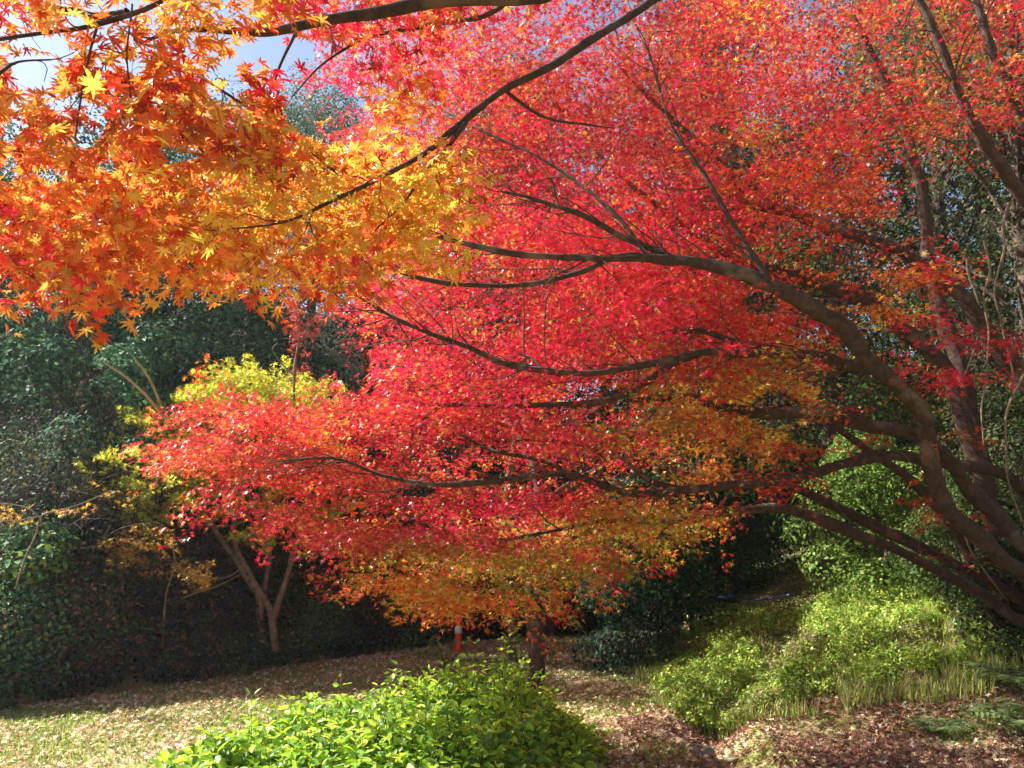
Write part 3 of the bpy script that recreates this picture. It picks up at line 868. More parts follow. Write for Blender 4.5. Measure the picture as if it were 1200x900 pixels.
def evergreen(x, y, h, rad, label, cols=DARKG, nl=16, per=260, size=.085, trunk_r=.14, group='evergreen trees on the wooded slope', low=.25, name='evergreen_tree', bark=None, lean=(0, 0)):
    z = gz(x, y)
    e = thing(name, label, 'tree', (x, y, z), group)
    t = Tubes()
    top = np.array([x + lean[0], y + lean[1], z + h])
    C = smooth([(x, y, z - .2), (x + lean[0] * .2 + R.normal() * .1, y + lean[1] * .2, z + h * .35), (x + lean[0] * .6 + R.normal() * .15, y + lean[1] * .6, z + h * .65), tuple(top - [0, 0, rad * .3])], 8)
    t.add(C, np.linspace(trunk_r, trunk_r * .3, len(C)), 9, .2)
    t.build('trunk', bark or M_BARKD, e)
    cs = []; rs = []
    t = Tubes()
    for k in range(nl):
        u = low + (1 - low) * (k + R.random()) / nl
        ang = R.uniform(0, 2 * np.pi)
        prof = math.sin(math.pi * min(1, max(.12, (u - low) / (1 - low) * .82 + .15))) ** .7
        rr_ = rad * prof * math.sqrt(R.random()) * .95
        j = int(u * .9 * (len(C) - 1))
        c = C[j] * .0 + np.array([x + lean[0] * u + math.cos(ang) * rr_, y + lean[1] * u + math.sin(ang) * rr_, z + h * u])
        cs.append(c); rs.append(rad * R.uniform(.32, .52))
        a = C[max(1, int(u * .75 * (len(C) - 1)))]
        q = smooth([tuple(a), tuple((a + c) / 2 + [0, 0, .15]), tuple(c)], 4)
        t.add(q, np.linspace(trunk_r * .3, .012, len(q)), 5)
    t.build('branches', bark or M_BARKD, e)
    P, N, U, s = lump_leaves(np.array(cs), np.array(rs), per, size)
    leaves('crown', P, N, U, s, pick(len(P), cols, .22), DIA, M_GREEN, e)
    return e


# (x, y, height, radius, label, colours)
E_ = [
    (-10.6, 13.0, 5.2, 2.3, 'dark evergreen at the left edge of the slope, nearest the viewer', DARKG),
    (-7.2, 13.2, 5.0, 2.2, 'dark rounded evergreen on the left slope behind the bare brush', DARKG),
    (-5.4, 15.6, 5.6, 2.1, 'bluish green evergreen with a domed crown left of the yellow tree top', [(.05, .10, .055), (.06, .12, .06), (.04, .08, .05)]),
    (-11.5, 14.5, 5.4, 2.5, 'dark evergreen high on the left slope beneath the hanging orange leaves', DARKG),
    (-8.6, 18.0, 4.8, 2.6, 'olive tinged evergreen on the upper left slope', MIDG),
    (-3.2, 17.5, 5.6, 2.4, 'dark evergreen filling the gap above the yellow maple', DARKG),
    (-1.0, 18.0, 6.2, 2.6, 'evergreen behind the pale pink twigs at the left rim of the red crown', MIDG),
    (-5.7, 21.5, 7.6, 2.4, 'tall grey green evergreen whose top shows against the sky between orange leaves', [(.10, .14, .07), (.13, .16, .08), (.08, .11, .06)]),
    (2.4, 18.5, 7.0, 2.8, 'dark evergreen hidden mostly by the middle of the red crown', DARKG),
    (5.6, 18.8, 7.0, 2.8, 'dark evergreen behind the fork of the red maple limbs', DARKG),
    (9.5, 17.5, 7.5, 3.0, 'dark evergreen far behind the right hand stems', DARKG),
]
for x, y, h, r, lab, cols in E_:
    evergreen(x, y, h, r, lab, cols, per=620, nl=46 if 'against the sky' in lab else 20)
# trees above the ridge
for x, y, h, r, lab in [(-14.5, 19, 4.2, 2.2, 'ridge evergreen furthest to the left'), (-11.5, 22.5, 3.4, 2.2, 'low ridge evergreen below the patch of sky')]:
    evergreen(x, y, h, r, lab, MIDG, per=400, size=.11)

# right side evergreens, close behind the maple stems
GR = 'evergreens beside the maple stems'
VINE = [(.05, .065, .03), (.07, .085, .04), (.09, .07, .04), (.04, .05, .03), (.13, .13, .08)]
evergreen(6.3, 9.3, 7.4, 2.2, 'vine hung evergreen with small glossy leaves standing behind the maple stems at the right edge', VINE, nl=40, per=620, size=.06, group=GR, low=.06)
evergreen(8.0, 8.2, 8.0, 2.4, 'tall dark evergreen at the upper right behind the sunlit limb', VINE, nl=34, per=520, size=.07, group=GR, low=.1)
evergreen(4.7, 11.2, 5.0, 1.7, 'sunlit light green tree seen through the fork of the maple limbs', BRIG + MIDG, nl=24, per=520, size=.07, group=GR, low=.1)
evergreen(7.6, 12.8, 9.5, 3.0, 'tallest evergreen behind the vine hung one at the upper right', MIDG, nl=34, per=600, size=.09, group=GR, low=.1)
evergreen(3.6, 14.2, 9.0, 2.8, 'tall evergreen hidden behind the upper middle of the red crown', DARKG, nl=34, per=600, size=.09, group=GR, low=.1)
for bx, by, bh, br, lab in [(.6, 19.0, 10.5, 3.0, 'great dark evergreen behind the upper left part of the red crown'), (5.4, 18.2, 12.5, 3.6, 'great dark evergreen behind the top centre of the red crown'),
                            (10.6, 16.6, 12.5, 3.8, 'great dark evergreen behind the upper right of the red crown'), (12.4, 11.2, 12.0, 3.6, 'great dark evergreen rising at the far right'), (9.4, 7.0, 9.5, 2.8, 'evergreen just beyond the right edge, its boughs over the maple stems')]:
    evergreen(bx, by, bh, br, lab, [(.03, .045, .02), (.045, .06, .025), (.06, .07, .03), (.09, .05, .03)], nl=64, per=520, size=.12, group='great evergreens behind the red maple', low=.12, trunk_r=.25)
for bx, by, bh, br, lab in [(-15.5, 14.8, 8.0, 2.9, 'added evergreen out of view beyond the left edge, put in to shade the slope'), (-13.0, 16.6, 6.5, 2.6, 'added evergreen high out of view beyond the left edge, put in to shade the slope')]:
    evergreen(bx, by, bh, br, lab, DARKG, nl=34, per=500, size=.11, low=.1)  # unseen evergreens added past the left edge to shade the slope
bush = dict(group=GR, name='evergreen_bush', trunk_r=.04)
evergreen(1.5, 10.3, 2.2, .85, 'dark glossy leaved evergreen bush right of the lumpy trunk', [(.035, .065, .04), (.05, .085, .05), (.03, .05, .03)], nl=22, per=560, size=.06, low=.03, **bush)
evergreen(2.5, 11.4, 2.3, 1.0, 'dark evergreen bush behind and right of the glossy leaved one', DARKG, nl=22, per=560, size=.06, low=.03, **bush)
evergreen(3.6, 12.9, 2.4, 1.3, 'low dark evergreen bush at the far end of the grassy bank', DARKG, nl=20, per=500, size=.07, low=.03, **bush)
evergreen(1.9, 13.6, 2.6, 1.3, 'dark bush at the slope foot behind the ivy covered trunk', DARKG, nl=20, per=500, size=.07, low=.03, **bush)
evergreen(4.3, 9.6, 1.9, .85, 'bright green leafy bush on the bank below the lowest limbs', BRIG, nl=20, per=480, size=.055, low=.03, **bush)
evergreen(4.65, 8.0, 1.25, .75, 'shaded green bush in front of the foot of the maple stems', MIDG, nl=18, per=480, size=.05, low=.03, **bush)
evergreen(4.55, 7.0, 1.05, .6, 'low dark bush against the near side of the maple stems at the right edge', VINE + DARKG, nl=18, per=480, size=.045, low=.03, **bush)
hillb = dict(group='evergreen bushes on the left slope', name='evergreen_bush', trunk_r=.035)
TEAL = [(.06, .15, .08), (.09, .2, .10), (.05, .12, .07), (.13, .24, .11)]
evergreen(-5.0, 10.6, 2.2, .95, 'teal green bush left of the yellow maple, under its lowest gold leaves', TEAL, nl=16, per=330, size=.08, low=.05, **hillb)
evergreen(-6.5, 11.6, 2.9, 1.2, 'rounded dark green bush above the thin curved sapling', TEAL + DARKG, nl=18, per=360, size=.085, low=.05, **hillb)
evergreen(-5.4, 12.6, 3.0, 1.15, 'round topped blue green bush left of the straw coloured stems', TEAL + DARKG, nl=18, per=360, size=.08, low=.05, **hillb)
evergreen(-5.2, 8.6, .7, .5, 'small broad leaved green plant at the left foot of the slope', TEAL + BRIG, nl=9, per=150, size=.09, low=.05, **hillb)
evergreen(-3.9, 13.4, 3.4, 1.1, 'blue green bush just above the yellow maple top', TEAL + DARKG, nl=18, per=360, size=.08, low=.05, **hillb)
evergreen(5.3, 8.6, 2.0, .9, 'dull green bush rising between the maple stems', VINE + MIDG, nl=22, per=520, size=.05, low=.03, **bush)

# ------------------------------------------------------------------ yellow maple at the left foot of the slope
yx, yy = at(318, 757, 10.3)[:2]
yz = gz(yx, yy)
yt = thing('yellow_maple_tree', 'multi stemmed maple with yellow green leaves against the dark slope left of the red crown', 'tree', (yx, yy, yz))
Yb = yy
YL = [[(308, 765, Yb, 13), (305, 735, Yb, 10), (306, 700, Yb, 9), (285, 670, Yb, 8), (262, 635, Yb, 6), (235, 600, Yb, 5), (190, 560, Yb, 4), (130, 560, Yb - .3, 2)],
      [(321, 765, Yb, 10), (321, 730, Yb, 9), (310, 700, Yb, 7), (290, 668, Yb, 7), (275, 630, Yb, 6), (285, 560, Yb + .1, 5), (300, 490, Yb + .2, 4), (310, 455, Yb + .2, 2)],
      [(320, 728, Yb, 8), (332, 690, Yb, 7), (345, 645, Yb, 6), (360, 590, Yb, 5), (350, 520, Yb, 4), (370, 470, Yb + .1, 2)],
      [(306, 735, Yb, 7), (312, 680, Yb + .2, 6), (313, 620, Yb + .3, 5), (250, 530, Yb + .3, 4), (200, 490, Yb + .2, 2)]]
nety = Net()
for L in YL:
    C, r = limb_world(L); nety.limb(C, r)
    t = Tubes(); t.add(C, r, 8, .12); t.build('trunk' if L is YL[0] else 'limb', M_BARKP, yt)
cs = []
for poly, n, y0, y1 in [([(225, 458), (260, 436), (340, 434), (395, 458), (400, 480), (230, 480)], 110, 9.6, 10.6),
                        ([(150, 478), (240, 466), (260, 520), (200, 560), (140, 540)], 80, 9.8, 10.8),
                        ([(90, 585), (110, 540), (170, 525), (230, 540), (240, 600), (180, 625), (120, 600)], 110, 9.4, 10.6),
                        ([(240, 480), (400, 480), (420, 640), (250, 640)], 90, 10.0, 11.0)]:
    px, py, Y = sample_poly(poly, n, y0, y1); cs.append(at(px, py, Y))
cs = np.vstack(cs)
tw = Tubes(); dy = grow_twigs(nety, cs, tw, cap=.012); tw.build('twigs', M_BARKP, yt)
P, N, U, S, ci = spray_leaves(cs, dy, 50, .24, .05, flat=.12)
leaves('crown', P, N, U, S, pick(len(P), YELG, .15), MAPLE5, M_YEL, yt)


class TwigList:
    def __init__(s, mat, par): s.m = mat; s.p = par
    def add(s, P, r, k): t = Tubes(); t.add(P, r, k); t.build('twig', s.m, s.p)


def sapling(name, label, cat, rows, polys, cols, mat_b, per, rad, size, group=None, tmpl=MAPLE5, mat_l=None, flat=.15):
    L0 = rows[0]
    q = at(L0[0][0], L0[0][1], L0[0][2])
    b_ = thing(name, label, cat, (q[0], q[1], q[2]), group)
    nn = Net()
    for i, L in enumerate(rows):
        C, r = limb_world(L); nn.limb(C, r)
        t = Tubes(); t.add(C, r, 6, .12); t.build('trunk' if i == 0 else 'limb', mat_b, b_)
    cs = []
    for poly, n, y0, y1 in polys:
        px, py, Y = sample_poly(poly, n, y0, y1); cs.append(at(px, py, Y))
    if cs:
        cs = np.vstack(cs)
        tw = TwigList(mat_b, b_); dd = grow_twigs(nn, cs, tw, cap=.006)
        P, N, U, S, ci = spray_leaves(cs, dd, per, rad, size, flat=flat)
        leaves('crown', P, N, U, S, pick(len(P), cols, .18), tmpl, mat_l or M_YEL, b_)
    return b_


GOLD = [(.5, .28, .04), (.58, .35, .05), (.42, .28, .05), (.6, .26, .04)]
sapling('young_maple', 'young maple sapling with small gold leaves amid the bare brush', 'tree',
        [[(114, 715, 9.0, 2.4), (114, 690, 9.0, 2.4), (110, 665, 9.0, 2.4), (111, 640, 9.0, 1.8), (140, 620, 9.0, 1.2), (180, 612, 9.0, 1.2)],
         [(190, 760, 9.1, 2.4), (195, 700, 9.1, 2.4), (205, 660, 9.1, 1.8), (200, 630, 9.1, 1.2)]],
        [([(110, 640), (150, 618), (205, 610), (210, 635), (150, 660), (115, 655)], 26, 8.8, 9.4),
         ([(150, 660), (220, 640), (250, 680), (190, 700), (140, 690)], 16, 8.8, 9.4)], GOLD, M_BARKP, 34, .17, .042, 'young maples in the brush')
sapling('young_maple', 'thin curved maple sapling with flat spreading twigs at the far left edge', 'tree',
        [[(18, 690, 7.9, 2.4), (28, 660, 7.9, 2.4), (40, 630, 7.9, 2.4), (47, 605, 7.9, 2.4), (70, 598, 7.9, 1.8), (100, 588, 7.9, 1.2), (130, 575, 7.9, 1.2)],
         [(47, 607, 7.9, 1.8), (30, 595, 7.9, 1.8), (5, 590, 7.9, 1.2), (-40, 588, 7.9, 1.2)],
         [(47, 605, 7.9, 1.8), (25, 610, 7.9, 1.2), (-10, 622, 7.9, 1.2)]],
        [([(60, 598), (130, 570), (145, 585), (75, 606)], 8, 7.8, 8.0), ([(-20, 585), (45, 590), (45, 620), (-20, 620)], 8, 7.8, 8.0)], GOLD, M_BARKP, 16, .13, .035, 'young maples in the brush', flat=.05)
# hanging red vine on a bare branch above the yellow crown
sapling('vine_covered_branch', 'bare pale branch wrapped by a vine with dull red leaves above the yellow maple', 'vine',
        [[(345, 470, 9.4, 3.0), (347, 430, 9.4, 3.6), (352, 395, 9.4, 3.0), (348, 360, 9.4, 2.4), (340, 335, 9.4, 1.8)],
         [(352, 400, 9.4, 1.8), (368, 375, 9.4, 1.2), (385, 350, 9.4, 1.2)],
         [(345, 440, 9.4, 2.4), (330, 425, 9.4, 1.8), (320, 410, 9.4, 1.2), (325, 402, 9.4, 1.2)]],
        [([(343, 340), (352, 340), (358, 440), (343, 445)], 40, 9.3, 9.5), ([(355, 395), (385, 345), (392, 355), (362, 400)], 16, 9.3, 9.5)],
        [(.45, .06, .05), (.55, .12, .09), (.35, .04, .04)], M_BARKP, 16, .07, .032, flat=.4)


# golden cut stems sticking up on the slope
t = thing('dry_bamboo_stem', 'pair of slanting straw coloured stems left of the yellow crown', 'stem', at(190, 480, 9.8))
for L in ([(195, 492, 9.8, 4), (170, 462, 9.8, 4), (145, 440, 9.8, 3), (122, 424, 9.8, 2)], [(192, 482, 9.9, 4), (180, 452, 9.9, 3), (172, 438, 9.9, 3), (158, 420, 9.9, 2)]):
    C, r = limb_world(L); q = Tubes(); q.add(C, r, 6, .05); q.build('stem', M_TWIGY, t)

# ------------------------------------------------------------------ bare brush along the slope foot
BR = [(-6.6, 9.3, ''), (-5.8, 8.9, ''), (-5.3, 9.7, ''), (-4.7, 10.2, ''), (-4.0, 10.8, ''), (-5.9, 10.4, ''), (-7.0, 10.3, '')]
BLAB = ['tangled bare brown brush at the far left foot of the slope', 'bare purplish brush right of the thin curved sapling', 'bare arching brush under the gold leaved sapling',
        'bare brush with a pale forked stem left of the yellow maple trunk', 'sparse bare brush just behind the yellow maple trunk', 'bare thicket higher on the slope above the arching brush', 'bare thicket high at the left edge of the slope']
for (x, y, _), lab in zip(BR, BLAB):
    z = gz(x, y)
    b_ = thing('bare_shrub', lab, 'shrub', (x, y, z), 'bare shrubs along the foot of the slope')
    t = Tubes()
    for k in range(170):
        a = R.uniform(0, 2 * np.pi); r0 = .5 * math.sqrt(R.random()); L = R.uniform(.5, 1.6)
        x0 = x + r0 * math.cos(a); y0 = y + r0 * math.sin(a); z0 = gz(x0, y0)
        d = np.array([math.cos(a) * R.uniform(.1, .8), math.sin(a) * R.uniform(.1, .8), 1.0]); d /= np.linalg.norm(d)
        pts = [np.array([x0, y0, z0 - .05])]
        for s in range(5):
            pts.append(pts[-1] + d * L / 5)
            d = d + R.normal(size=3) * .22 + np.array([0, 0, -.13]); d /= np.linalg.norm(d)
        C = smooth(pts, 3); r_ = R.uniform(.003, .009)
        t.add(C, np.linspace(r_, .0015, len(C)), 4)
        for s in range(4):
            j = R.integers(4, len(C) - 2)
            d2 = norm((C[j] - C[j - 1]) + R.normal(size=3) * np.linalg.norm(C[j] - C[j - 1]) * .9)
            q = np.array([C[j] + d2 * l + np.array([0, 0, -.1 * l * l]) for l in np.linspace(0, R.uniform(.2, .6), 5)])
            t.add(q, np.linspace(r_ * .5, .001, 5), 3)
    t.build('stems', M_TWIG, b_)
    n = 500
    Q = np.stack([x + R.normal(size=n) * .8, y + R.normal(size=n) * .6, np.zeros(n)], 1); Q[:, 2] = ground_z(Q[:, 0], Q[:, 1]) + R.uniform(.1, 1.6, n)
    leaves('dry_leaves', Q, rand_dirs(n), rand_dirs(n), R.uniform(.03, .07, n), pick(n, BROWN + [(.10, .13, .04)], .2), DIA, M_LITTER, b_)

# pale forked branch
sapling('fallen_branch', 'pale forked dead branch leaning over the bare brush left of the yellow maple trunk', 'branch',
        [[(168, 770, 9.4, 3.0), (180, 730, 9.4, 3.0), (190, 715, 9.4, 3.0), (220, 698, 9.4, 2.4), (250, 688, 9.4, 1.8), (285, 672, 9.5, 1.2)],
         [(222, 668, 9.3, 2.4), (235, 675, 9.3, 2.4), (262, 677, 9.3, 1.8), (285, 665, 9.3, 1.2)]], [], GOLD, M_BARKP, 1, .1, .03)

# ------------------------------------------------------------------ undergrowth of the slope (uncountable)
def scatter(n, xr, yr, cond):
    out = []
    got = 0
    while got < n:
        x = R.uniform(*xr, n * 2); y = R.uniform(*yr, n * 2)
        m_ = cond(x, y); out.append(np.stack([x[m_], y[m_]], 1)); got += m_.sum()
    return np.vstack(out)[:n]


cl = np.vstack([scatter(1100, (-13, 12), (4, 24), lambda x, y: (foot_dist(x, y) > .25) & (foot_dist(x, y) < 10)),
                scatter(1500, (-7.5, 4), (6.5, 17), lambda x, y: (foot_dist(x, y) > .12) & (foot_dist(x, y) < 2.2))])
cl = np.vstack([cl, scatter(1500, (-7, 4), (6.5, 16), lambda x, y: (foot_dist(x, y) > -.02) & (foot_dist(x, y) < .7))])
sd = foot_dist(cl[:, 0], cl[:, 1])
hz = np.minimum(.25 + .22 * sd, 1.2)
cc = np.column_stack([cl, ground_z(cl[:, 0], cl[:, 1]) + hz * R.uniform(.2, 1.2, len(cl))])
P, N, U, s = lump_leaves(cc, np.minimum(R.uniform(.25, .6, len(cc)), .15 + sd * .5), 130, .055, .8, .5)
g = noise3(P, .5)
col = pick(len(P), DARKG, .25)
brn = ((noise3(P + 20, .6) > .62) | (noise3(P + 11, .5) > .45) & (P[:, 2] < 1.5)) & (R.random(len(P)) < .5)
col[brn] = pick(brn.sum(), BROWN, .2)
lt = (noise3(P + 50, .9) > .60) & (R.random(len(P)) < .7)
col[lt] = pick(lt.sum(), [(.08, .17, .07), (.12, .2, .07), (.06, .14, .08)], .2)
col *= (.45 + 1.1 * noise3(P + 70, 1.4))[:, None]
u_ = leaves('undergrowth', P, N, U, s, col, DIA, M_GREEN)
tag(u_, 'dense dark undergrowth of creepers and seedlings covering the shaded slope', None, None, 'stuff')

# right bank greenery
cl = scatter(1900, (1.4, 6.5), (6.6, 11.5), lambda x, y: (x > 1.45 + .12 * (y - 8)) & (y > 7.5 - .2 * (x - 1.4) + .5 * (noise2(x, y, 1.5, 7) - .5)) & (foot_dist(x, y) < .3) & (y < 11.2))
cc = np.column_stack([cl, ground_z(cl[:, 0], cl[:, 1]) + .05 + .12 * R.random(len(cl))])
P, N, U, s = lump_leaves(cc, R.uniform(.05, .13, len(cc)), 80, .036, .8, .6)
P[:, 2] = np.maximum(P[:, 2], ground_z(P[:, 0], P[:, 1]) + .01)
col = pick(len(P), [(.28, .44, .05), (.38, .50, .06), (.18, .34, .05), (.48, .50, .10)], .2)
dr = (noise3(P + 7, 1.1) > .62) & (R.random(len(P)) < .6)
col[dr] = pick(dr.sum(), [(.35, .28, .14), (.28, .24, .1), (.2, .22, .08)], .2)
u_ = leaves('bank_weeds', P, N, U, s, col, DIA, M_GRASS)
tag(u_, 'sunlit weeds and seedlings covering the grassy bank on the right', None, None, 'stuff')

# ------------------------------------------------------------------ grass blades and fallen leaves on the clearing
def blades(name, xy, h0, h1, cols, w=.006, lab=None):
    n = len(xy); z = ground_z(xy[:, 0], xy[:, 1])
    base_ = np.column_stack([xy, z]); a = R.uniform(0, 2 * np.pi, n); H = R.uniform(h0, h1, n)
    side = np.stack([np.cos(a), np.sin(a), np.zeros(n)], 1)
    ln = np.stack([-np.sin(a), np.cos(a), np.zeros(n)], 1) * (R.normal(size=n) * .45)[:, None]
    W = w * (1 + R.random(n))[:, None]
    V = np.stack([base_ - side * W, base_ + side * W, base_ + (ln * .4 + [0, 0, .6]) * H[:, None] + side * W * .6, base_ + (ln * .4 + [0, 0, .6]) * H[:, None] - side * W * .6,
                  base_ + (ln + [0, 0, .95]) * H[:, None]], 1)
    i = np.arange(n)[:, None] * 5
    o = make_mesh(name, V.reshape(-1, 3), [i + np.array([[0, 1, 2, 3]]), i + np.array([[3, 2, 4]])], M_GRASS, None, col=np.repeat(pick(n, cols, .2), 5, 0))
    tag(o, lab, None, None, 'stuff')


gr = scatter(210000, (-9, 5), (4.2, 14), lambda x, y: (foot_dist(x, y) < .25) & (noise2(x, y, 1.1, 2) + .25 * noise2(x, y, 5, 4) + .03 * (y - 7) + .25 * (x > 1.6) * (y > 7.6) > (.56 - .20 * (x < .6) * (y > 6.6) - .14 * (x < -1)) + .14 * R.random(x.shape)))
blades('grass', gr, .012, .04, [(.22, .32, .05), (.32, .40, .07), (.42, .40, .15), (.16, .24, .05)], .004, 'short patchy grass of the clearing floor')
n = 70000
fl = scatter(n, (-9, 6), (4.0, 13.5), lambda x, y: (foot_dist(x, y) < .3) & (R.random(x.shape) < .35 + .65 * (noise2(x, y, 1.6, 8) > .45)))
P = np.column_stack([fl, ground_z(fl[:, 0], fl[:, 1]) + .008 + .02 * R.random(n)])
N = R.normal(size=(n, 3)) * .38 + np.array([0, 0, 1.0])
fl2 = scatter(30000, (.7, 5.5), (4.2, 7.4), lambda x, y: (R.random(x.shape) < .3 + .7 * (noise2(x, y, 1.3, 6) > .42)))
fl = np.vstack([fl, fl2]); n = len(fl)
P = np.column_stack([fl, ground_z(fl[:, 0], fl[:, 1]) + .008 + .025 * R.random(n)])
N = R.normal(size=(n, 3)) * .42 + np.array([0, 0, 1.0])
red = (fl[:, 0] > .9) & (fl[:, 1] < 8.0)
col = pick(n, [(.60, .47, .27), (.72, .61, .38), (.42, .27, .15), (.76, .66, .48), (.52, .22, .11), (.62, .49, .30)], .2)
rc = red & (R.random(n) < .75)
col[rc] = pick(rc.sum(), [(.26, .10, .07), (.20, .075, .05), (.36, .19, .12), (.14, .06, .04), (.42, .27, .17)], .2)  # red brown litter, darkened further to put the shade there into its colour
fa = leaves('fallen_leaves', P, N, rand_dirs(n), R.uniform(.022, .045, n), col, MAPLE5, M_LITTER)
tag(fa, 'fallen maple leaves scattered over the clearing floor', None, None, 'stuff')

gb = scatter(26000, (1.4, 6), (6.6, 11), lambda x, y: (y > 7.3 - .2 * (x - 1.4) + .6 * (noise2(x, y, 1.9, 11) - .5)) & (noise2(x, y, 2.6, 12) > .4))
blades('tall_grass', gb, .08, .22, [(.34, .44, .07), (.46, .48, .12), (.55, .48, .22), (.24, .36, .06)], .0035, 'taller sunlit grass mixed into the weeds of the right bank')

# ------------------------------------------------------------------ bright green shrub in the foreground
sx, sy = -.55, 6.1
shb = thing('leafy_shrub', 'low sunlit yellow green leafy shrub in the foreground, in front of the lumpy trunk', 'shrub', (sx, sy, gz(sx, sy)))
SHP = [(-2.25, 5.15), (-2.0, 5.75), (-1.7, 6.3), (-1.25, 6.9), (-.6, 7.25), (.1, 7.3), (.42, 7.0), (.56, 6.4), (.58, 5.7), (.3, 5.2), (0, 4.8), (-.8, 4.55), (-1.7, 4.6)]
def shrub_h(x, y):
    e = poly_dist(x, y, np.array(SHP + SHP[:1]))
    return np.minimum(1, e / .55) ** .6 * (.28 + .16 * np.exp(-((x + .25) ** 2 + (y - 6.7) ** 2) / .9) + .34 * (noise2(x, y, 2.6, 1) - .5)) * (1 - .35 * np.clip((x - .1) / .7, 0, 1))
xy = scatter(1250, (-2.4, .9), (4.4, 7.4), lambda x, y: in_poly(x, y, SHP))
P = []; N = []; U = []; S = []; t = Tubes()
for x, y in xy:
    h = float(shrub_h(np.array([x]), np.array([y]))[0]) * R.uniform(.5, 1.3) * (1 + .25 * (R.random() < .07)) + .05
    z = gz(x, y)
    lean = R.normal(size=2) * .10
    top = np.array([x + lean[0], y + lean[1], z + h])
    q = smooth([(x, y, z), tuple((np.array([x, y, z]) + top) / 2 + R.normal(size=3) * .015), tuple(top)], 3)
    t.add(q, np.linspace(.0035, .0015, len(q)), 4)
    a = R.uniform(0, 2 * np.pi)
    for k in range(7):
        u = 1 - k * .11 * R.uniform(.8, 1.2)
        if u < .15: break
        c = q[int(u * (len(q) - 1))] * 1.0 + np.array([0, 0, (u * (len(q) - 1) % 1) * h / len(q)])
        for sgn in (0, np.pi):
            an = a + k * 1.57 + sgn + R.normal() * .3
            d = np.array([math.cos(an), math.sin(an), 0])
            P.append(c + d * .01); U.append(d + [0, 0, .35 - .12 * k + R.normal() * .25]); N.append(np.array([0, 0, 1.0]) - d * .3 + R.normal(size=3) * .5)
            S.append(R.uniform(.055, .095) * (1 if k else .75))
t.build('stems', M_TWIG, shb)
P, N, U, S = map(np.array, (P, N, U, S))
leaves('foliage', P, N, U, S, pick(len(P), [(.36, .56, .04), (.46, .64, .05), (.28, .48, .04), (.54, .66, .07), (.18, .34, .05), (.14, .26, .05)], .15), OVAL, M_SHRUB, shb)

# ------------------------------------------------------------------ ivy covered slim trunk, cone, stones, roots, tarp
ix, iy = at(598, 775, 10.8)[:2]
iz = gz(ix, iy)
iv = thing('ivy_covered_trunk', 'slim pale trunk wrapped with ivy, left of the lumpy trunk', 'tree', (ix, iy, iz))
C = smooth([(ix + .05, iy, iz - .05), (ix, iy, .6), (ix - .1, iy, 1.3), (ix - .05, iy, 2.2), (ix + .1, iy, 3.2)], 8)
t = Tubes(); t.add(C, np.linspace(.06, .035, len(C)), 8, .2); t.build('trunk', M_BARKP, iv)
k = R.integers(0, len(C) - 4, 420); d = rand_dirs(420); d[:, 2] *= .3; d = norm(d)
P = C[k] + d * R.uniform(.05, .11, 420)[:, None] + np.array([0, 0, 1]) * R.uniform(-.08, .08, 420)[:, None]
leaves('ivy', P, d + R.normal(size=d.shape) * .4, np.tile([0, 0, -1.0], (420, 1)) + R.normal(size=d.shape) * .4, R.uniform(.04, .07, 420), pick(420, [(.2, .3, .12), (.3, .38, .2), (.14, .22, .08)], .15), DIA, M_GREEN, iv)
fx = np.array([(ix + .15, iy - .6), (ix - .75, iy - .8), (ix + .5, iy - .3)])
flab = ['small fern like seedling at the foot of the ivy covered trunk', 'small yellowish seedling left of the ivy covered trunk', 'small green seedling between the ivy covered trunk and the lumpy trunk']
for (x, y), lab in zip(fx, flab):
    z = gz(x, y); sd_ = thing('seedling', lab, 'plant', (x, y, z), 'seedlings round the ivy covered trunk')
    t = Tubes(); PP = []
    for a in R.uniform(0, 6.28, 5):
        q = np.array([[x + math.cos(a) * .25 * u, y + math.sin(a) * .25 * u, z + .5 * u - .12 * u * u] for u in np.linspace(0, 1, 7)])
        t.add(q, np.linspace(.004, .0015, 7), 4)
        for c in q[2:]:
            PP += [c, c, c]
    t.build('stems', M_TWIG, sd_); PP = np.array(PP)
    leaves('foliage', PP, rand_dirs(len(PP)) + [0, 0, 1], rand_dirs(len(PP)), R.uniform(.05, .09, len(PP)), pick(len(PP), [(.25, .26, .05), (.16, .22, .05)], .2), DIA, M_GRASS, sd_)


def plain_mat(name, c, rough=.5):
    m, nt, p, out = new_mat(name)
    tc = nt.nodes.new('ShaderNodeTexCoord'); n = nt.nodes.new('ShaderNodeTexNoise'); n.inputs['Scale'].default_value = 25; n.inputs['Detail'].default_value = 6
    nt.links.new(tc.outputs['Object'], n.inputs['Vector'])
    r = nt.nodes.new('ShaderNodeValToRGB'); r.color_ramp.elements[0].position = .3; r.color_ramp.elements[0].color = (*[v * .7 for v in c], 1)
    r.color_ramp.elements[1].position = .6; r.color_ramp.elements[1].color = (*c, 1)
    nt.links.new(n.outputs['Fac'], r.inputs[0]); nt.links.new(r.outputs[0], p.inputs['Base Color'])
    p.inputs['Roughness'].default_value = rough
    return m


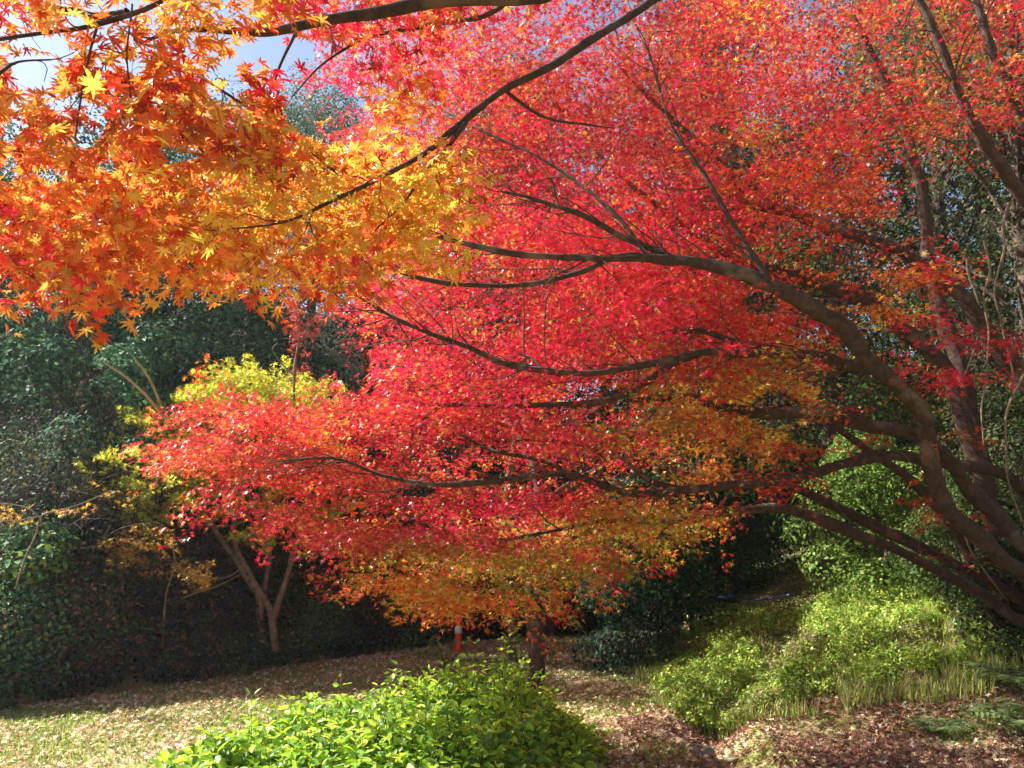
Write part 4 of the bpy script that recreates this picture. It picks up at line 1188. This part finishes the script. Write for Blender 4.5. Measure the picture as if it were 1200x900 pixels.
M_CONE = plain_mat('cone_orange', (.75, .06, .02), .45); M_WHITE = plain_mat('reflective_white', (.75, .75, .78), .35)
kx, ky = at(537, 757, 11.9)[:2]; kz = gz(kx, ky)
cone = thing('traffic_cone', 'slim red traffic cone with a white band at the far edge of the clearing', 'cone', (kx, ky, kz))
def lathe(name, prof, mat, k=20):
    t = []; V = []
    for r, z in prof:
        a = np.arange(k) * 2 * np.pi / k
        V.append(np.stack([kx + r * np.cos(a), ky + r * np.sin(a), np.full(k, kz + z)], 1))
    V = np.vstack(V); n = len(prof)
    i = np.arange(n - 1)[:, None] * k; j = np.arange(k)[None]
    F = np.stack([i + j, i + (j + 1) % k, i + k + (j + 1) % k, i + k + j], -1).reshape(-1, 4)
    return make_mesh(name, V, F, mat, cone, smooth_shade=False)
lathe('cone_body', [(.072, .02), (.066, .035), (.052, .27), (.051, .28), (.040, .44), (.030, .62), (.026, .70), (.008, .705)], M_CONE)
lathe('white_band', [(.053, .275), (.0545, .276), (.0455, .375), (.043, .376)], M_WHITE)
bmv = []
for zz in (0.0, .02):
    bmv += [(kx - .1, ky - .1, kz + zz), (kx + .1, ky - .1, kz + zz), (kx + .1, ky + .1, kz + zz), (kx - .1, ky + .1, kz + zz)]
make_mesh('base_plate', np.array(bmv), np.array([(0, 3, 2, 1), (4, 5, 6, 7), (0, 1, 5, 4), (1, 2, 6, 5), (2, 3, 7, 6), (3, 0, 4, 7)]), M_CONE, cone)

# blue pipe lying in the dark undergrowth
pts = []
for px_, py_ in [(840, 700), (862, 700), (885, 703), (905, 701), (925, 697)]:
    d = ray(px_, py_)
    for Y in np.arange(9, 22, .05):
        q = d * (Y / d[1]) + [0, 0, CAMZ]
        if gz(q[0], q[1]) + .3 > q[2]:
            break
    pts.append(q)
M_PIPE = plain_mat('blue_plastic', (.04, .07, .22), .6)
t = Tubes(); t.add(smooth(pts, 5), .013, 8, .05)
pp = t.build('blue_pipe', M_PIPE); tag(pp, 'blue plastic pipe lying low in the dark undergrowth beyond the grassy bank', 'pipe')

# stones and an exposed root at the washed out gully
M_STONE = plain_mat('mossy_stone', (.26, .23, .15), .9)
SL = ['mossy stone at the near end of the washed out gully', 'flat brown stone on the left lip of the gully', 'small stone beside the dark hollow of the gully', 'rounded stone at the far bend of the gully']
for (x, y, r), lab in zip([(1.42, 5.6, .06), (1.38, 6.15, .07), (1.72, 6.6, .05), (1.95, 7.35, .07)], SL):
    a = np.linspace(0, np.pi, 13)[:, None]; b_ = np.linspace(0, 2 * np.pi, 20, endpoint=False)[None]
    D = np.stack([np.sin(a) * np.cos(b_), np.sin(a) * np.sin(b_), np.cos(a) * np.ones_like(b_)], -1)
    V = D * r * (1 + .45 * (noise3(D + x * 7, 1.6) - .5) * 2)[..., None] * np.array([1.3, 1, .6])
    V = V.reshape(-1, 3) + [x, y, gz(x, y) + r * .2]
    i = np.arange(12)[:, None] * 20; j = np.arange(20)[None]
    o = make_mesh('stone', V, np.stack([i + j, i + 20 + j, i + 20 + (j + 1) % 20, i + (j + 1) % 20], -1).reshape(-1, 4), M_STONE, None, smooth_shade=True)
    tag(o, lab, 'stone', 'stones along the gully')
q = []
for x, y in [(1.15, 6.75), (1.25, 6.4), (1.32, 6.0), (1.42, 5.6), (1.5, 5.2), (1.48, 4.7)]:
    q.append((x, y, gz(x, y) + .015))
t = Tubes(); t.add(smooth(q, 6), .035, 8, .3); o = t.build('tree_root', M_BARKP); tag(o, 'pale exposed root running along the left lip of the gully', 'root')

# vines hanging among the right hand evergreens
VL = ['pale hanging vine nearest the upper right corner', 'long grey vine dropping behind the sunlit limb', 'thin vine looping beside the dark stems', 'vine hanging low behind the two curved stems', 'thin pale vine close to the right edge at mid height']
for (a0, a1, a2), lab in zip([((1185, 240, 6.6), (1170, 330, 6.6), (1190, 470, 6.7)), ((1150, 280, 6.9), (1160, 380, 6.9), (1150, 520, 6.8)), ((1130, 300, 7.3), (1150, 380, 7.2), (1120, 470, 7.2)), ((1105, 520, 6.9), (1120, 620, 6.9), (1180, 700, 6.8)), ((1200, 430, 6.3), (1180, 500, 6.3), (1195, 610, 6.3))], VL):
    A = np.array([a0, a1, a2]); W = at(A[:, 0], A[:, 1], A[:, 2])
    C = smooth(W, 12); C += (np.stack([noise3(C, 3), noise3(C + 5, 3), noise3(C + 8, 3)], -1) - .5) * .12
    t = Tubes(); t.add(C, np.linspace(.012, .007, len(C)), 6, .15)
    o = t.build('hanging_vine', M_BARKP); tag(o, lab, 'vine', 'vines hanging among the right hand trees')

# fern in the lower right corner
FL = ['fern with pale green fronds in the bottom right corner', 'smaller fern on the bank just above the corner fern', 'grass like fern at the edge of the leaf litter']
for (x, y, s0), lab in zip([(3.75, 6.0, .5), (4.1, 6.7, .45), (3.2, 6.3, .25)], FL):
    z = gz(x, y); f_ = thing('fern', lab, 'fern', (x, y, z), 'ferns at the bottom right')
    t = Tubes(); PP = []; UU = []; SS = []
    for a in np.arange(11) * .571 + R.random():
        L = s0 * R.uniform(.8, 1.2); dd = np.array([math.cos(a), math.sin(a), 0])
        us = np.linspace(0, 1, 16)
        q = np.array([x, y, z]) + dd * (us * L)[:, None] + np.array([0, 0, 1]) * (L * (1.0 * us - .75 * us ** 2))[:, None]
        t.add(q, np.linspace(.004, .001, 16), 4)
        sd_ = np.array([-dd[1], dd[0], 0])
        for u, c in zip(us[2:], q[2:]):
            for sg in (1, -1):
                PP.append(c); UU.append(sd_ * sg + dd * .35); SS.append(L * .32 * math.sin(math.pi * (.12 + .86 * u)) + .01)
    t.build('stems', M_TWIG, f_); PP = np.array(PP)
    leaves('fronds', PP, np.tile([0, 0, 1.0], (len(PP), 1)) + R.normal(size=PP.shape) * .12, np.array(UU), np.array(SS), pick(len(PP), [(.16, .26, .08), (.22, .32, .12)], .15), LANCE, M_GRASS, f_)
